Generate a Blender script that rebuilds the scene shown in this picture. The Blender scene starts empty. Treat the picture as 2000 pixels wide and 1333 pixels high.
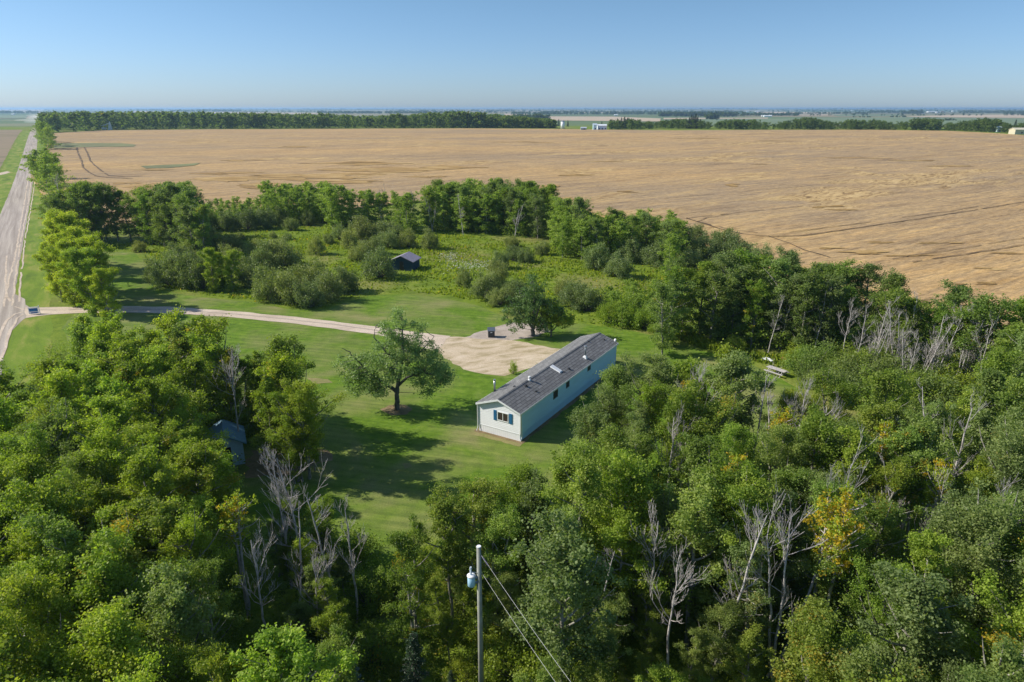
import bpy, math, random
import numpy as np
from mathutils import Vector
from mathutils.geometry import delaunay_2d_cdt

# ------------------------------------------------------------------ camera, world, sun, exposure
S = bpy.context.scene
COL = S.collection
F, HY, H = 1330.0, 212.0, 31.4          # focal length and horizon row in photograph pixels, camera height in metres
PITCH = math.atan((666.5 - HY) / F)
cd = bpy.data.cameras.new('camera')
cam = bpy.data.objects.new('camera', cd)
COL.objects.link(cam)
cam.location = (0, 0, H)
cam.rotation_euler = (math.pi / 2 - PITCH, 0, 0)
cd.sensor_width = 36
cd.lens = 36 * F / 2000
cd.clip_start = 0.5
cd.clip_end = 200000
S.camera = cam
SUN_EL, SUN_DIR = 36.0, 173.0            # degrees; SUN_DIR is where the sun stands, counter-clockwise from +x
W = bpy.data.worlds.new('World')
S.world = W
W.use_nodes = True
wn = W.node_tree
bg = wn.nodes['Background']
sky = wn.nodes.new('ShaderNodeTexSky')
sky.sky_type = 'NISHITA'
sky.sun_disc = False
sky.sun_elevation = math.radians(SUN_EL)
sky.sun_rotation = math.radians(90 - SUN_DIR)
sky.altitude = 600
sky.air_density = 1.0
sky.dust_density = 0.6
sky.ozone_density = 2.5
hs = wn.nodes.new('ShaderNodeHueSaturation')
hs.inputs['Saturation'].default_value = 1.05
hs.inputs['Value'].default_value = 1.0
wn.links.new(sky.outputs[0], hs.inputs['Color'])
geo = wn.nodes.new('ShaderNodeTexCoord')
sxyz = wn.nodes.new('ShaderNodeSeparateXYZ'); wn.links.new(geo.outputs['Generated'], sxyz.inputs[0])
skr = wn.nodes.new('ShaderNodeValToRGB'); wn.links.new(sxyz.outputs['Z'], skr.inputs[0])
skr.color_ramp.elements[0].position = 0.0; skr.color_ramp.elements[0].color = (0.56, 0.72, 1.10, 1)
skr.color_ramp.elements[1].position = 0.30; skr.color_ramp.elements[1].color = (1.0, 1.0, 1.0, 1)
el_ = skr.color_ramp.elements.new(0.13); el_.color = (0.63, 0.76, 0.90, 1)
skm = wn.nodes.new('ShaderNodeMix'); skm.data_type = 'RGBA'; skm.blend_type = 'MULTIPLY'; skm.inputs[0].default_value = 1
wn.links.new(hs.outputs[0], skm.inputs[6]); wn.links.new(skr.outputs[0], skm.inputs[7])
wn.links.new(skm.outputs[2], bg.inputs[0])
bg.inputs[1].default_value = 0.10
sl = bpy.data.lights.new('sun', 'SUN')
sl.energy = 4.6
sl.angle = math.radians(0.5)
sl.color = (1.0, 0.93, 0.80)
so = bpy.data.objects.new('sun', sl)
COL.objects.link(so)
e, a = math.radians(SUN_EL), math.radians(SUN_DIR)
sd = Vector((math.cos(e) * math.cos(a), math.cos(e) * math.sin(a), math.sin(e)))
so.rotation_euler = sd.to_track_quat('Z', 'Y').to_euler()
so.location = sd * 100
S.view_settings.view_transform = 'Standard'
S.view_settings.look = 'None'
S.view_settings.gamma = 1
S.view_settings.exposure = 0.42
S.render.engine = 'CYCLES'
cy = S.cycles
cy.max_bounces = 5
cy.diffuse_bounces = 3
cy.glossy_bounces = 2
cy.transmission_bounces = 3
cy.transparent_max_bounces = 6
cy.volume_bounces = 1
cy.use_denoising = True
cy.caustics_reflective = False
cy.caustics_refractive = False
HAZE = 0.000095

# ------------------------------------------------------------------ terrain and pixel <-> world
def sm(t):
    t = np.clip(t, 0, 1)
    return t * t * (3 - 2 * t)

def hgt(x, y):
    x = np.asarray(x, float); y = np.asarray(y, float)
    k = 8.5 * sm((y - 235) / 520.0) * (1 - sm((y - 830) / 600.0))
    far = 14 * sm((y - 5000) / 9000.0) * (0.5 + 0.5 * np.sin(x / 4100.0 + 1.0)) + 10 * sm((y - 9000) / 8000.0) * (0.5 + 0.5 * np.sin(x / 7300.0 - 0.7 + y / 9000))
    return k + far

CP, SP = math.cos(PITCH), math.sin(PITCH)
def ray(px, py):
    u, v = (px - 1000) / F, -(py - 666.5) / F
    return np.array([u, CP + v * SP, -SP + v * CP])

def G(px, py, z=0.0):
    """ground point under the line of sight that meets height z above the ground"""
    d = ray(px, py)
    ys = np.geomspace(8, 60000, 1400)
    t = ys / d[1]
    f = H + d[2] * t - (hgt(d[0] * t, ys) + z)
    i = np.argmax(f <= 0)
    if f[i] > 0:
        i = len(ys) - 1
    if i == 0:
        tt = t[0]
    else:
        lo, hi = t[i - 1], t[i]
        for _ in range(30):
            m = (lo + hi) / 2
            if H + d[2] * m - (float(hgt(d[0] * m, d[1] * m)) + z) <= 0: hi = m
            else: lo = m
        tt = hi
    return float(d[0] * tt), float(d[1] * tt)

def P(x, y, z):
    r2 = z - H
    depth = y * CP - r2 * SP
    up = y * SP + r2 * CP
    return 1000 + F * x / depth, 666.5 - F * up / depth

def gz(x, y): return float(hgt(x, y))

def inpoly(x, y, poly):
    c = False
    n = len(poly)
    j = n - 1
    for i in range(n):
        xi, yi = poly[i]; xj, yj = poly[j]
        if (yi > y) != (yj > y) and x < (xj - xi) * (y - yi) / (yj - yi) + xi: c = not c
        j = i
    return c

# ------------------------------------------------------------------ object helpers
def setp(o, label=None, cat=None, group=None, kind=None):
    if label: o['label'] = label
    if cat: o['category'] = cat
    if group: o['group'] = group
    if kind: o['kind'] = kind
    return o

def empty(name, loc, rz=0.0):
    o = bpy.data.objects.new(name, None)
    o.empty_display_size = 0.3
    COL.objects.link(o)
    o.location = loc
    o.rotation_euler = (0, 0, rz)
    return o

def np_mesh(name, V, Fc, mats, smooth=False, attrs=None, midx=None):
    V = np.asarray(V, np.float32); Fc = np.asarray(Fc, np.int32)
    n, k = Fc.shape
    me = bpy.data.meshes.new(name)
    me.vertices.add(len(V)); me.vertices.foreach_set('co', V.ravel())
    me.loops.add(n * k); me.loops.foreach_set('vertex_index', Fc.ravel())
    me.polygons.add(n)
    me.polygons.foreach_set('loop_start', np.arange(0, n * k, k, dtype=np.int32))
    if smooth: me.polygons.foreach_set('use_smooth', np.ones(n, bool))
    if midx is not None: me.polygons.foreach_set('material_index', np.asarray(midx, np.int32))
    for m in (mats if isinstance(mats, (list, tuple)) else [mats]): me.materials.append(m)
    for an, arr in (attrs or {}).items():
        at = me.attributes.new(an, 'FLOAT', 'FACE')
        at.data.foreach_set('value', np.asarray(arr, np.float32))
    me.update()
    return me

def link(name, me, parent=None, loc=(0, 0, 0)):
    o = bpy.data.objects.new(name, me)
    COL.objects.link(o)
    if parent: o.parent = parent
    o.location = loc
    return o

class MB:
    """collects boxes, prisms, tubes of one part"""
    def __init__(s): s.v = []; s.f = []
    def add(s, vs, fs):
        b = len(s.v); s.v += [tuple(v) for v in vs]; s.f += [tuple(i + b for i in f) for f in fs]
    def box(s, x0, x1, y0, y1, z0, z1):
        s.add([(x0,y0,z0),(x1,y0,z0),(x1,y1,z0),(x0,y1,z0),(x0,y0,z1),(x1,y0,z1),(x1,y1,z1),(x0,y1,z1)],
              [(0,3,2,1),(4,5,6,7),(0,1,5,4),(1,2,6,5),(2,3,7,6),(3,0,4,7)])
    def hexa(s, p):
        s.add(p, [(0,3,2,1),(4,5,6,7),(0,1,5,4),(1,2,6,5),(2,3,7,6),(3,0,4,7)])
    def prism(s, prof, axis, a0, a1):
        """extrude a closed profile of (p,q) along x, y or z"""
        n = len(prof)
        mk = {'x': lambda p, q, t: (t, p, q), 'y': lambda p, q, t: (p, t, q), 'z': lambda p, q, t: (p, q, t)}[axis]
        vs = [mk(p, q, a0) for p, q in prof] + [mk(p, q, a1) for p, q in prof]
        s.add(vs, [tuple(range(n)), tuple(range(2 * n - 1, n - 1, -1))] + [(i, i + n, (i + 1) % n + n, (i + 1) % n) for i in range(n)])
    def tube(s, pts, rs, k=10, caps=True):
        pts = [Vector(p) for p in pts]
        if not isinstance(rs, (list, tuple)): rs = [rs] * len(pts)
        vs = []; fs = []
        for i, p in enumerate(pts):
            t = (pts[min(i + 1, len(pts) - 1)] - pts[max(i - 1, 0)]).normalized()
            a = t.cross(Vector((0.13, 0.31, 1)) if abs(t.z) < .9 else Vector((1, 0.07, 0))).normalized(); b = t.cross(a)
            vs += [p + (a * math.cos(6.28318 * j / k) + b * math.sin(6.28318 * j / k)) * rs[i] for j in range(k)]
        for i in range(len(pts) - 1):
            fs += [(i*k+j, i*k+(j+1)%k, (i+1)*k+(j+1)%k, (i+1)*k+j) for j in range(k)]
        if caps: fs += [tuple(range(k))[::-1], tuple(range((len(pts)-1)*k, len(pts)*k))]
        s.add(vs, fs)
    def build(s, name, mat, parent=None, bevel=0, smooth=False, loc=(0, 0, 0)):
        me = bpy.data.meshes.new(name)
        me.from_pydata(s.v, [], s.f)
        for m in (mat if isinstance(mat, (list, tuple)) else [mat]): me.materials.append(m)
        me.update()
        import bmesh
        b = bmesh.new(); b.from_mesh(me); bmesh.ops.recalc_face_normals(b, faces=b.faces); b.to_mesh(me); b.free()
        if smooth:
            for p in me.polygons: p.use_smooth = len(p.vertices) <= 4
        o = link(name, me, parent, loc)
        if bevel:
            md = o.modifiers.new('edge', 'BEVEL'); md.width = bevel; md.segments = 2; md.limit_method = 'ANGLE'
        return o

# ------------------------------------------------------------------ materials
def mat(name):
    m = bpy.data.materials.new(name); m.use_nodes = True
    nt = m.node_tree
    return m, nt, nt.nodes, nt.links, nt.nodes['Principled BSDF']

def tcoord(ns, ls, scale=(1, 1, 1), rot=(0, 0, 0), obj=True):
    t = ns.new('ShaderNodeTexCoord'); mp = ns.new('ShaderNodeMapping'); m0 = ns.new('ShaderNodeMapping')
    m0.inputs['Rotation'].default_value = rot; mp.inputs['Scale'].default_value = scale
    ls.new(t.outputs['Object'], m0.inputs[0]); ls.new(m0.outputs[0], mp.inputs[0])
    return mp.outputs[0]

def noise(ns, ls, vec, scale, detail=4, rough=0.55, dist=0):
    n = ns.new('ShaderNodeTexNoise')
    n.inputs['Scale'].default_value = scale; n.inputs['Detail'].default_value = detail
    n.inputs['Roughness'].default_value = rough; n.inputs['Distortion'].default_value = dist
    if vec is not None: ls.new(vec, n.inputs['Vector'])
    return n.outputs[0]

def ramp(ns, ls, fac, stops):
    r = ns.new('ShaderNodeValToRGB')
    el = r.color_ramp.elements
    while len(el) < len(stops): el.new(0.5)
    for i, (p, c) in enumerate(stops):
        el[i].position = p; el[i].color = (*c, 1) if len(c) == 3 else c
    ls.new(fac, r.inputs[0])
    return r.outputs[0]

def mix(ns, ls, fac, a, b, mode='MIX'):
    m = ns.new('ShaderNodeMix'); m.data_type = 'RGBA'; m.blend_type = mode
    for i, v in ((0, fac), (6, a), (7, b)):
        if hasattr(v, 'is_linked') or hasattr(v, 'links'): ls.new(v, m.inputs[i])
        elif i == 0: m.inputs[0].default_value = v
        else: m.inputs[i].default_value = (*v, 1)
    return m.outputs[2]

def bump(ns, ls, b, hsock, strength, dist):
    n = ns.new('ShaderNodeBump'); n.inputs['Strength'].default_value = strength; n.inputs['Distance'].default_value = dist
    ls.new(hsock, n.inputs['Height']); ls.new(n.outputs[0], b.inputs['Normal'])

def plain(name, col, rough=0.6, metal=0, var=0.15, vscale=3.0, bm=0.0):
    m, nt, ns, ls, b = mat(name)
    v = tcoord(ns, ls)
    n = noise(ns, ls, v, vscale, 5)
    d = [c * (1 - var) for c in col]; l = [min(1, c * (1 + var)) for c in col]
    ls.new(ramp(ns, ls, n, [(0.3, d), (0.7, l)]), b.inputs['Base Color'])
    b.inputs['Roughness'].default_value = rough; b.inputs['Metallic'].default_value = metal
    if bm: bump(ns, ls, b, noise(ns, ls, v, vscale * 8, 3), bm, 0.02)
    return m

def leaf_mat(name, dark, mid, light, autumn=(0.55, 0.3, 0.02), transl=0.28, rough=0.5, spec=0.35):
    """object colour: red = how yellow-green, green = share of autumn leaves, blue = brightness"""
    m, nt, ns, ls, b = mat(name)
    at = ns.new('ShaderNodeAttribute'); at.attribute_name = 'v'
    aa = ns.new('ShaderNodeAttribute'); aa.attribute_name = 'a'
    oi = ns.new('ShaderNodeObjectInfo')
    sx = ns.new('ShaderNodeSeparateColor'); ls.new(oi.outputs['Color'], sx.inputs[0])
    c1 = ramp(ns, ls, at.outputs['Fac'], [(0.0, dark), (0.5, mid), (1.0, light)])
    yel = mix(ns, ls, 1.0, c1, (1.55, 1.18, 0.7), 'MULTIPLY')
    c2 = mix(ns, ls, sx.outputs[0], c1, yel)
    lt = ns.new('ShaderNodeMath'); lt.operation = 'LESS_THAN'
    ls.new(aa.outputs['Fac'], lt.inputs[0]); ls.new(sx.outputs[1], lt.inputs[1])
    au = mix(ns, ls, at.outputs['Fac'], autumn, (0.62, 0.47, 0.03))
    ml = ns.new('ShaderNodeMath'); ml.operation = 'MULTIPLY'; ls.new(lt.outputs[0], ml.inputs[0]); ml.inputs[1].default_value = 0.75
    c3 = mix(ns, ls, ml.outputs[0], c2, au)
    gr = ns.new('ShaderNodeMath'); gr.operation = 'SUBTRACT'; gr.inputs[0].default_value = 1; ls.new(oi.outputs['Alpha'], gr.inputs[1])
    c3 = mix(ns, ls, gr.outputs[0], c3, mix(ns, ls, at.outputs['Fac'], (0.13, 0.18, 0.075), (0.30, 0.365, 0.18)))
    cb = ns.new('ShaderNodeCombineColor')
    for i in range(3): ls.new(sx.outputs[2], cb.inputs[i])
    c4 = mix(ns, ls, 1.0, c3, cb.outputs[0], 'MULTIPLY')
    ls.new(c4, b.inputs['Base Color'])
    b.inputs['Roughness'].default_value = rough
    b.inputs['Specular IOR Level'].default_value = spec
    tr = ns.new('ShaderNodeBsdfTranslucent')
    tc = mix(ns, ls, 1.0, c4, (1.25, 1.35, 0.55), 'MULTIPLY')
    ls.new(tc, tr.inputs[0])
    ms = ns.new('ShaderNodeMixShader'); ms.inputs[0].default_value = transl
    ls.new(b.outputs[0], ms.inputs[1]); ls.new(tr.outputs[0], ms.inputs[2])
    ls.new(ms.outputs[0], ns['Material Output'].inputs[0])
    return m

M = {}
M['leaf'] = leaf_mat('poplar_leaf', (0.125, 0.215, 0.035), (0.20, 0.32, 0.045), (0.33, 0.44, 0.09), transl=0.48, rough=0.55, spec=0.28)
M['leaf_grey'] = leaf_mat('willow_leaf', (0.12, 0.18, 0.06), (0.22, 0.29, 0.10), (0.34, 0.41, 0.17), transl=0.35)
M['leaf_elm'] = leaf_mat('elm_leaf', (0.08, 0.16, 0.045), (0.15, 0.26, 0.07), (0.26, 0.37, 0.12), transl=0.35)
M['needle'] = leaf_mat('spruce_needle', (0.012, 0.035, 0.015), (0.03, 0.07, 0.03), (0.06, 0.11, 0.05), transl=0.05)
M['needle_blue'] = leaf_mat('blue_spruce_needle', (0.05, 0.10, 0.10), (0.13, 0.20, 0.21), (0.25, 0.35, 0.38), transl=0.05)
def bark(name, lo, hi, dk):
    m, nt, ns, ls, b = mat(name)
    v = tcoord(ns, ls, (1, 1, 0.35))
    n = noise(ns, ls, v, 6, 6, 0.7)
    c = ramp(ns, ls, n, [(0.38, dk), (0.5, lo), (0.75, hi)])
    ls.new(c, b.inputs['Base Color']); b.inputs['Roughness'].default_value = 0.85
    return m
M['bark_pale'] = bark('poplar_bark', (0.27, 0.26, 0.22), (0.45, 0.43, 0.38), (0.07, 0.06, 0.05))
M['bark_dark'] = bark('rough_grey_bark', (0.11, 0.10, 0.095), (0.2, 0.19, 0.18), (0.04, 0.035, 0.03))
M['bark_dead'] = bark('dead_wood', (0.44, 0.41, 0.40), (0.66, 0.62, 0.6), (0.2, 0.18, 0.17))

def ground_mat():
    m, nt, ns, ls, b = mat('meadow_ground')
    v = tcoord(ns, ls)
    big = noise(ns, ls, v, 0.045, 4, 0.6)
    med = noise(ns, ls, v, 0.35, 5, 0.65)
    fine = noise(ns, ls, v, 3.0, 4, 0.7)
    g = ramp(ns, ls, med, [(0.3, (0.095, 0.15, 0.018)), (0.5, (0.15, 0.22, 0.022)), (0.7, (0.22, 0.28, 0.035))])
    dry = ramp(ns, ls, fine, [(0.3, (0.2, 0.18, 0.065)), (0.7, (0.32, 0.27, 0.12))])
    f = ramp(ns, ls, big, [(0.5, (0, 0, 0)), (0.68, (0.75, 0.75, 0.75))])
    near = mix(ns, ls, f, g, dry)
    sp = ramp(ns, ls, fine, [(0.3, (0.72, 0.72, 0.72)), (0.7, (1.2, 1.2, 1.2))])
    near = mix(ns, ls, 1.0, near, sp, 'MULTIPLY')
    # quarter sections of farmland far off
    vo = ns.new('ShaderNodeTexVoronoi'); vo.distance = 'CHEBYCHEV'; vo.inputs['Scale'].default_value = 0.0011; vo.inputs['Randomness'].default_value = 0.75
    ls.new(tcoord(ns, ls, (0.8, 0.35, 1), (0, 0, 0.58)), vo.inputs['Vector'])
    sc = ns.new('ShaderNodeSeparateColor'); ls.new(vo.outputs['Color'], sc.inputs[0])
    cells = ramp(ns, ls, sc.outputs[0], [(0.0, (0.09, 0.14, 0.05)), (0.3, (0.13, 0.18, 0.08)), (0.45, (0.3, 0.25, 0.15)), (0.62, (0.1, 0.15, 0.06)), (0.8, (0.34, 0.27, 0.17)), (0.9, (0.07, 0.11, 0.05))])
    ln = ns.new('ShaderNodeVectorMath'); ln.operation = 'LENGTH'; tc = ns.new('ShaderNodeTexCoord'); ls.new(tc.outputs['Object'], ln.inputs[0])
    mr = ns.new('ShaderNodeMapRange'); mr.inputs[1].default_value = 1100; mr.inputs[2].default_value = 1500; ls.new(ln.outputs['Value'], mr.inputs[0])
    ls.new(mix(ns, ls, mr.outputs[0], near, cells), b.inputs['Base Color'])
    b.inputs['Roughness'].default_value = 0.95; b.inputs['Specular IOR Level'].default_value = 0.1
    bump(ns, ls, b, fine, 0.6, 0.25)
    return m
M['ground'] = ground_mat()

def lawn_mat():
    m, nt, ns, ls, b = mat('mown_lawn')
    v = tcoord(ns, ls)
    big = noise(ns, ls, v, 0.11, 4, 0.6, 0.4)
    med = noise(ns, ls, v, 0.9, 5, 0.7)
    fine = noise(ns, ls, v, 9.0, 3, 0.7)
    st = noise(ns, ls, tcoord(ns, ls, (0.1, 1.5, 1), (0, 0, 0.25)), 1.0, 3, 0.6)
    g = ramp(ns, ls, med, [(0.28, (0.065, 0.12, 0.01)), (0.5, (0.105, 0.19, 0.014)), (0.75, (0.165, 0.245, 0.03))])
    dry = ramp(ns, ls, fine, [(0.3, (0.2, 0.2, 0.075)), (0.7, (0.28, 0.26, 0.12))])
    f = ramp(ns, ls, big, [(0.42, (0, 0, 0)), (0.56, (0.4, 0.4, 0.4)), (0.7, (0.9, 0.9, 0.9))])
    c = mix(ns, ls, f, g, dry)
    c = mix(ns, ls, 1.0, c, ramp(ns, ls, st, [(0.35, (0.8, 0.84, 0.8)), (0.65, (1.2, 1.14, 1.15))]), 'MULTIPLY')
    c = mix(ns, ls, 1.0, c, ramp(ns, ls, fine, [(0.3, (0.8, 0.8, 0.8)), (0.7, (1.2, 1.2, 1.2))]), 'MULTIPLY')
    ls.new(c, b.inputs['Base Color'])
    b.inputs['Roughness'].default_value = 0.95; b.inputs['Specular IOR Level'].default_value = 0.15
    bump(ns, ls, b, fine, 0.5, 0.05)
    return m
M['lawn'] = lawn_mat()

def wheat_mat():
    m, nt, ns, ls, b = mat('ripe_wheat')
    R = -0.583
    a1 = noise(ns, ls, tcoord(ns, ls, (0.012, 0.11, 1), (0, 0, R)), 1.0, 7, 0.68, 0.8)
    a2 = noise(ns, ls, tcoord(ns, ls, (0.06, 0.5, 1), (0, 0, R)), 1.0, 5, 0.7)
    a3 = noise(ns, ls, tcoord(ns, ls, (0.5, 1.4, 1), (0, 0, R)), 1.0, 3, 0.7)
    a4 = noise(ns, ls, tcoord(ns, ls, (0.0035, 0.009, 1)), 1.0, 3, 0.6)
    c = ramp(ns, ls, a1, [(0.25, (0.22, 0.155, 0.09)), (0.42, (0.335, 0.25, 0.16)), (0.54, (0.365, 0.275, 0.175)), (0.66, (0.43, 0.32, 0.185)), (0.78, (0.42, 0.29, 0.13))])
    c = mix(ns, ls, 1.0, c, ramp(ns, ls, a2, [(0.28, (0.55, 0.52, 0.5)), (0.45, (0.97, 0.97, 0.97)), (0.72, (1.35, 1.25, 1.0))]), 'MULTIPLY')
    c = mix(ns, ls, 1.0, c, ramp(ns, ls, a3, [(0.3, (0.72, 0.7, 0.68)), (0.7, (1.26, 1.24, 1.2))]), 'MULTIPLY')
    c = mix(ns, ls, 1.0, c, ramp(ns, ls, a4, [(0.35, (0.86, 0.88, 0.95)), (0.65, (1.12, 1.06, 0.93))]), 'MULTIPLY')
    c = mix(ns, ls, 1.0, c, (1.04, 1.03, 0.98), 'MULTIPLY')
    # beaten-down patches: short dark and gold streaks
    mk = noise(ns, ls, tcoord(ns, ls, (0.010, 0.022, 1), (0, 0, R)), 1.0, 4, 0.65, 0.6)
    a5 = noise(ns, ls, tcoord(ns, ls, (0.09, 0.42, 1), (0, 0, R - .25)), 1.0, 4, 0.7, 1.2)
    lod = ramp(ns, ls, a5, [(0.3, (0.10, 0.062, 0.028)), (0.42, (0.26, 0.165, 0.07)), (0.52, (0.5, 0.35, 0.16)), (0.7, (0.62, 0.46, 0.23))])
    c = mix(ns, ls, ramp(ns, ls, mk, [(0.54, (0, 0, 0)), (0.64, (0.85, 0.85, 0.85))]), c, lod)
    ls.new(c, b.inputs['Base Color'])
    b.inputs['Roughness'].default_value = 0.95; b.inputs['Specular IOR Level'].default_value = 0.1
    bump(ns, ls, b, a2, 1.0, 0.5)
    return m
M['wheat'] = wheat_mat()

def gravel(name, cols, rot, streak=(0.4, 0.03), wf=0.5):
    m, nt, ns, ls, b = mat(name)
    v = tcoord(ns, ls)
    st = noise(ns, ls, tcoord(ns, ls, (streak[0], streak[1], 1), (0, 0, rot)), 1.0, 6, 0.6, 0.5)
    fine = noise(ns, ls, v, 5, 5, 0.75)
    c = ramp(ns, ls, st, [(0.3, cols[0]), (0.5, cols[1]), (0.7, cols[2])])
    c = mix(ns, ls, 1.0, c, ramp(ns, ls, fine, [(0.3, (0.78, 0.78, 0.78)), (0.7, (1.2, 1.2, 1.2))]), 'MULTIPLY')
    ls.new(c, b.inputs['Base Color'])
    b.inputs['Roughness'].default_value = 0.95; b.inputs['Specular IOR Level'].default_value = 0.15
    bump(ns, ls, b, fine, 0.5, 0.06)
    return m
M['road'] = gravel('gravel_road', [(0.27, 0.23, 0.20), (0.37, 0.32, 0.28), (0.5, 0.44, 0.385)], -0.582, (1.1, 0.03))
M['drive'] = gravel('driveway_gravel', [(0.42, 0.34, 0.27), (0.55, 0.455, 0.365), (0.62, 0.52, 0.43)], 1.3, (0.5, 0.12))
M['pad'] = gravel('bare_earth', [(0.3, 0.25, 0.13), (0.5, 0.405, 0.285), (0.6, 0.5, 0.38)], 1.2, (0.8, 0.35))
M['greygravel'] = gravel('grey_gravel', [(0.3, 0.255, 0.215), (0.4, 0.34, 0.29), (0.48, 0.41, 0.36)], 0.2, (0.6, 0.6))
M['dirt'] = gravel('leaf_litter', [(0.14, 0.115, 0.055), (0.22, 0.165, 0.09), (0.3, 0.23, 0.13)], 0.2, (0.5, 0.5))
M['worn'] = gravel('worn_turf', [(0.17, 0.19, 0.06), (0.24, 0.22, 0.09), (0.3, 0.26, 0.12)], 0.2, (0.5, 0.5))
M['track'] = plain('flattened_straw', (0.12, 0.075, 0.035), 0.95, 0, 0.35, 0.4)
M['lodged'] = gravel('lodged_wheat', [(0.13, 0.078, 0.03), (0.36, 0.23, 0.085), (0.58, 0.42, 0.2)], 0.05, (0.06, 0.35))
M['slough'] = plain('low_green_patch', (0.16, 0.17, 0.06), 0.95, 0, 0.3, 0.05)
M['ditch'] = gravel('ditch_grass', [(0.09, 0.15, 0.018), (0.15, 0.23, 0.02), (0.3, 0.28, 0.08)], -0.582, (0.35, 0.09))
M['stubble'] = gravel('mixed_field', [(0.16, 0.15, 0.075), (0.27, 0.205, 0.14), (0.2, 0.19, 0.1)], -0.3, (0.01, 0.05))
M['tan_far'] = plain('far_tan_field', (0.46, 0.36, 0.25), 0.95, 0, 0.12, 0.01)
M['green_far'] = plain('far_green_field', (0.14, 0.19, 0.09), 0.95, 0, 0.15, 0.01)

# ------------------------------------------------------------------ setting: ground and sheets
def ground():
    rr = np.concatenate([[0.0], np.geomspace(4, 200, 40), np.arange(206, 1500, 6.0), np.geomspace(1510, 46000, 110)])
    th = np.radians(np.concatenate([np.arange(38, 142.01, 0.4), np.arange(144, 396.1, 6)]))
    V = [(0, 0, 0)]
    R_, T_ = np.meshgrid(rr[1:], th, indexing='ij')
    X, Y = R_ * np.cos(T_), R_ * np.sin(T_)
    Z = np.where(Y > 0, hgt(X, np.maximum(Y, 0)), 0)
    V = np.stack([X, Y, Z], -1).reshape(-1, 3)
    nr, nt_ = R_.shape
    i, j = np.meshgrid(np.arange(nr - 1), np.arange(nt_), indexing='ij')
    j2 = (j + 1) % nt_
    Fq = np.stack([i * nt_ + j, (i + 1) * nt_ + j, (i + 1) * nt_ + j2, i * nt_ + j2], -1).reshape(-1, 4)
    V = np.vstack([V, [[0, 0, 0]]])
    c = len(V) - 1
    jj = np.arange(nt_)
    Fc = np.stack([np.full(nt_, c), jj, (jj + 1) % nt_, (jj + 1) % nt_], -1)
    me = np_mesh('ground', V, Fq, M['ground'])
    # centre fan
    import bmesh
    b = bmesh.new(); b.from_mesh(me); b.verts.ensure_lookup_table()
    for k in range(nt_): b.faces.new((b.verts[c], b.verts[k], b.verts[(k + 1) % nt_]))
    bmesh.ops.recalc_face_normals(b, faces=b.faces)
    b.to_mesh(me); b.free()
    setp(link('ground', me), kind='structure')
ground()

def densify(poly, step, jit, rng):
    out = []
    n = len(poly)
    for i in range(n):
        a, b = np.array(poly[i]), np.array(poly[(i + 1) % n])
        L = np.linalg.norm(b - a); k = max(1, int(L / step))
        nrm = np.array([-(b - a)[1], (b - a)[0]]) / max(L, 1e-6)
        for t in range(k):
            p = a + (b - a) * t / k
            if t: p = p + nrm * rng.uniform(-jit, jit)
            out.append((float(p[0]), float(p[1])))
    return out

def smooth_poly(p, it=2):
    for _ in range(it):
        q = []
        for i in range(len(p)):
            a, b = p[i], p[(i + 1) % len(p)]
            q += [(a[0]*.75+b[0]*.25, a[1]*.75+b[1]*.25), (a[0]*.25+b[0]*.75, a[1]*.25+b[1]*.75)]
        p = q
    return p

def sheet(name, poly, m, off=0.004, step=2.0, jit=0.1, grid=None, seed=1, rough_z=0.0, kind='structure', label=None):
    rng = random.Random(seed)
    pb = densify(poly, step, jit, rng)
    n = len(pb)
    pts = [Vector(p) for p in pb]
    if grid:
        xs = [p[0] for p in pb]; ys = [p[1] for p in pb]
        y = min(ys)
        while y < max(ys):
            g = grid * max(1.0, y / 300.0)
            x = min(xs) + rng.random() * g
            while x < max(xs):
                if inpoly(x, y, pb): pts.append(Vector((x + rng.uniform(-.2, .2) * g, y + rng.uniform(-.2, .2) * g)))
                x += g
            y += g
    r = delaunay_2d_cdt(pts, [], [list(range(n))], 1, 1e-4)
    V = np.array([[v[0], v[1], 0] for v in r[0]])
    V[:, 2] = hgt(V[:, 0], V[:, 1]) + off
    if rough_z: V[:, 2] += np.array([rng.uniform(-rough_z, rough_z) for _ in range(len(V))])
    me = np_mesh(name, V, np.array([f for f in r[2] if len(f) == 3]), m)
    me.flip_normals() if me.polygons[0].normal.z < 0 else None
    o = link(name, me)
    setp(o, label, kind=kind)
    return o

def gp(pts, z=0.0): return [G(x, y, z) for x, y in pts]

RS = -0.6475
def road_x(y, w): return -12.6 + RS * y - w      # w metres left of the right edge, measured along x
# wheat field
FIELD = gp([(60, 345), (85, 300), (99, 272), (101, 262), (200, 256), (400, 254), (650, 253), (900, 252), (1060, 253), (1300, 256), (1500, 255), (1700, 255), (1850, 257), (1950, 262), (2030, 268), (2500, 300), (2900, 420)]) \
    + gp([(2700, 900), (2300, 760), (2050, 725), (1950, 675), (1850, 640), (1700, 597), (1560, 552), (1400, 490), (1320, 458), (1180, 425), (1080, 392), (900, 388), (640, 415), (520, 425), (385, 440), (130, 452)]) 
FIELD = [p for p in FIELD]
fd = sheet('wheat_field', FIELD, M['wheat'], 0.55, 4.0, 0.25, 5.0, 3, 0.05)
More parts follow.
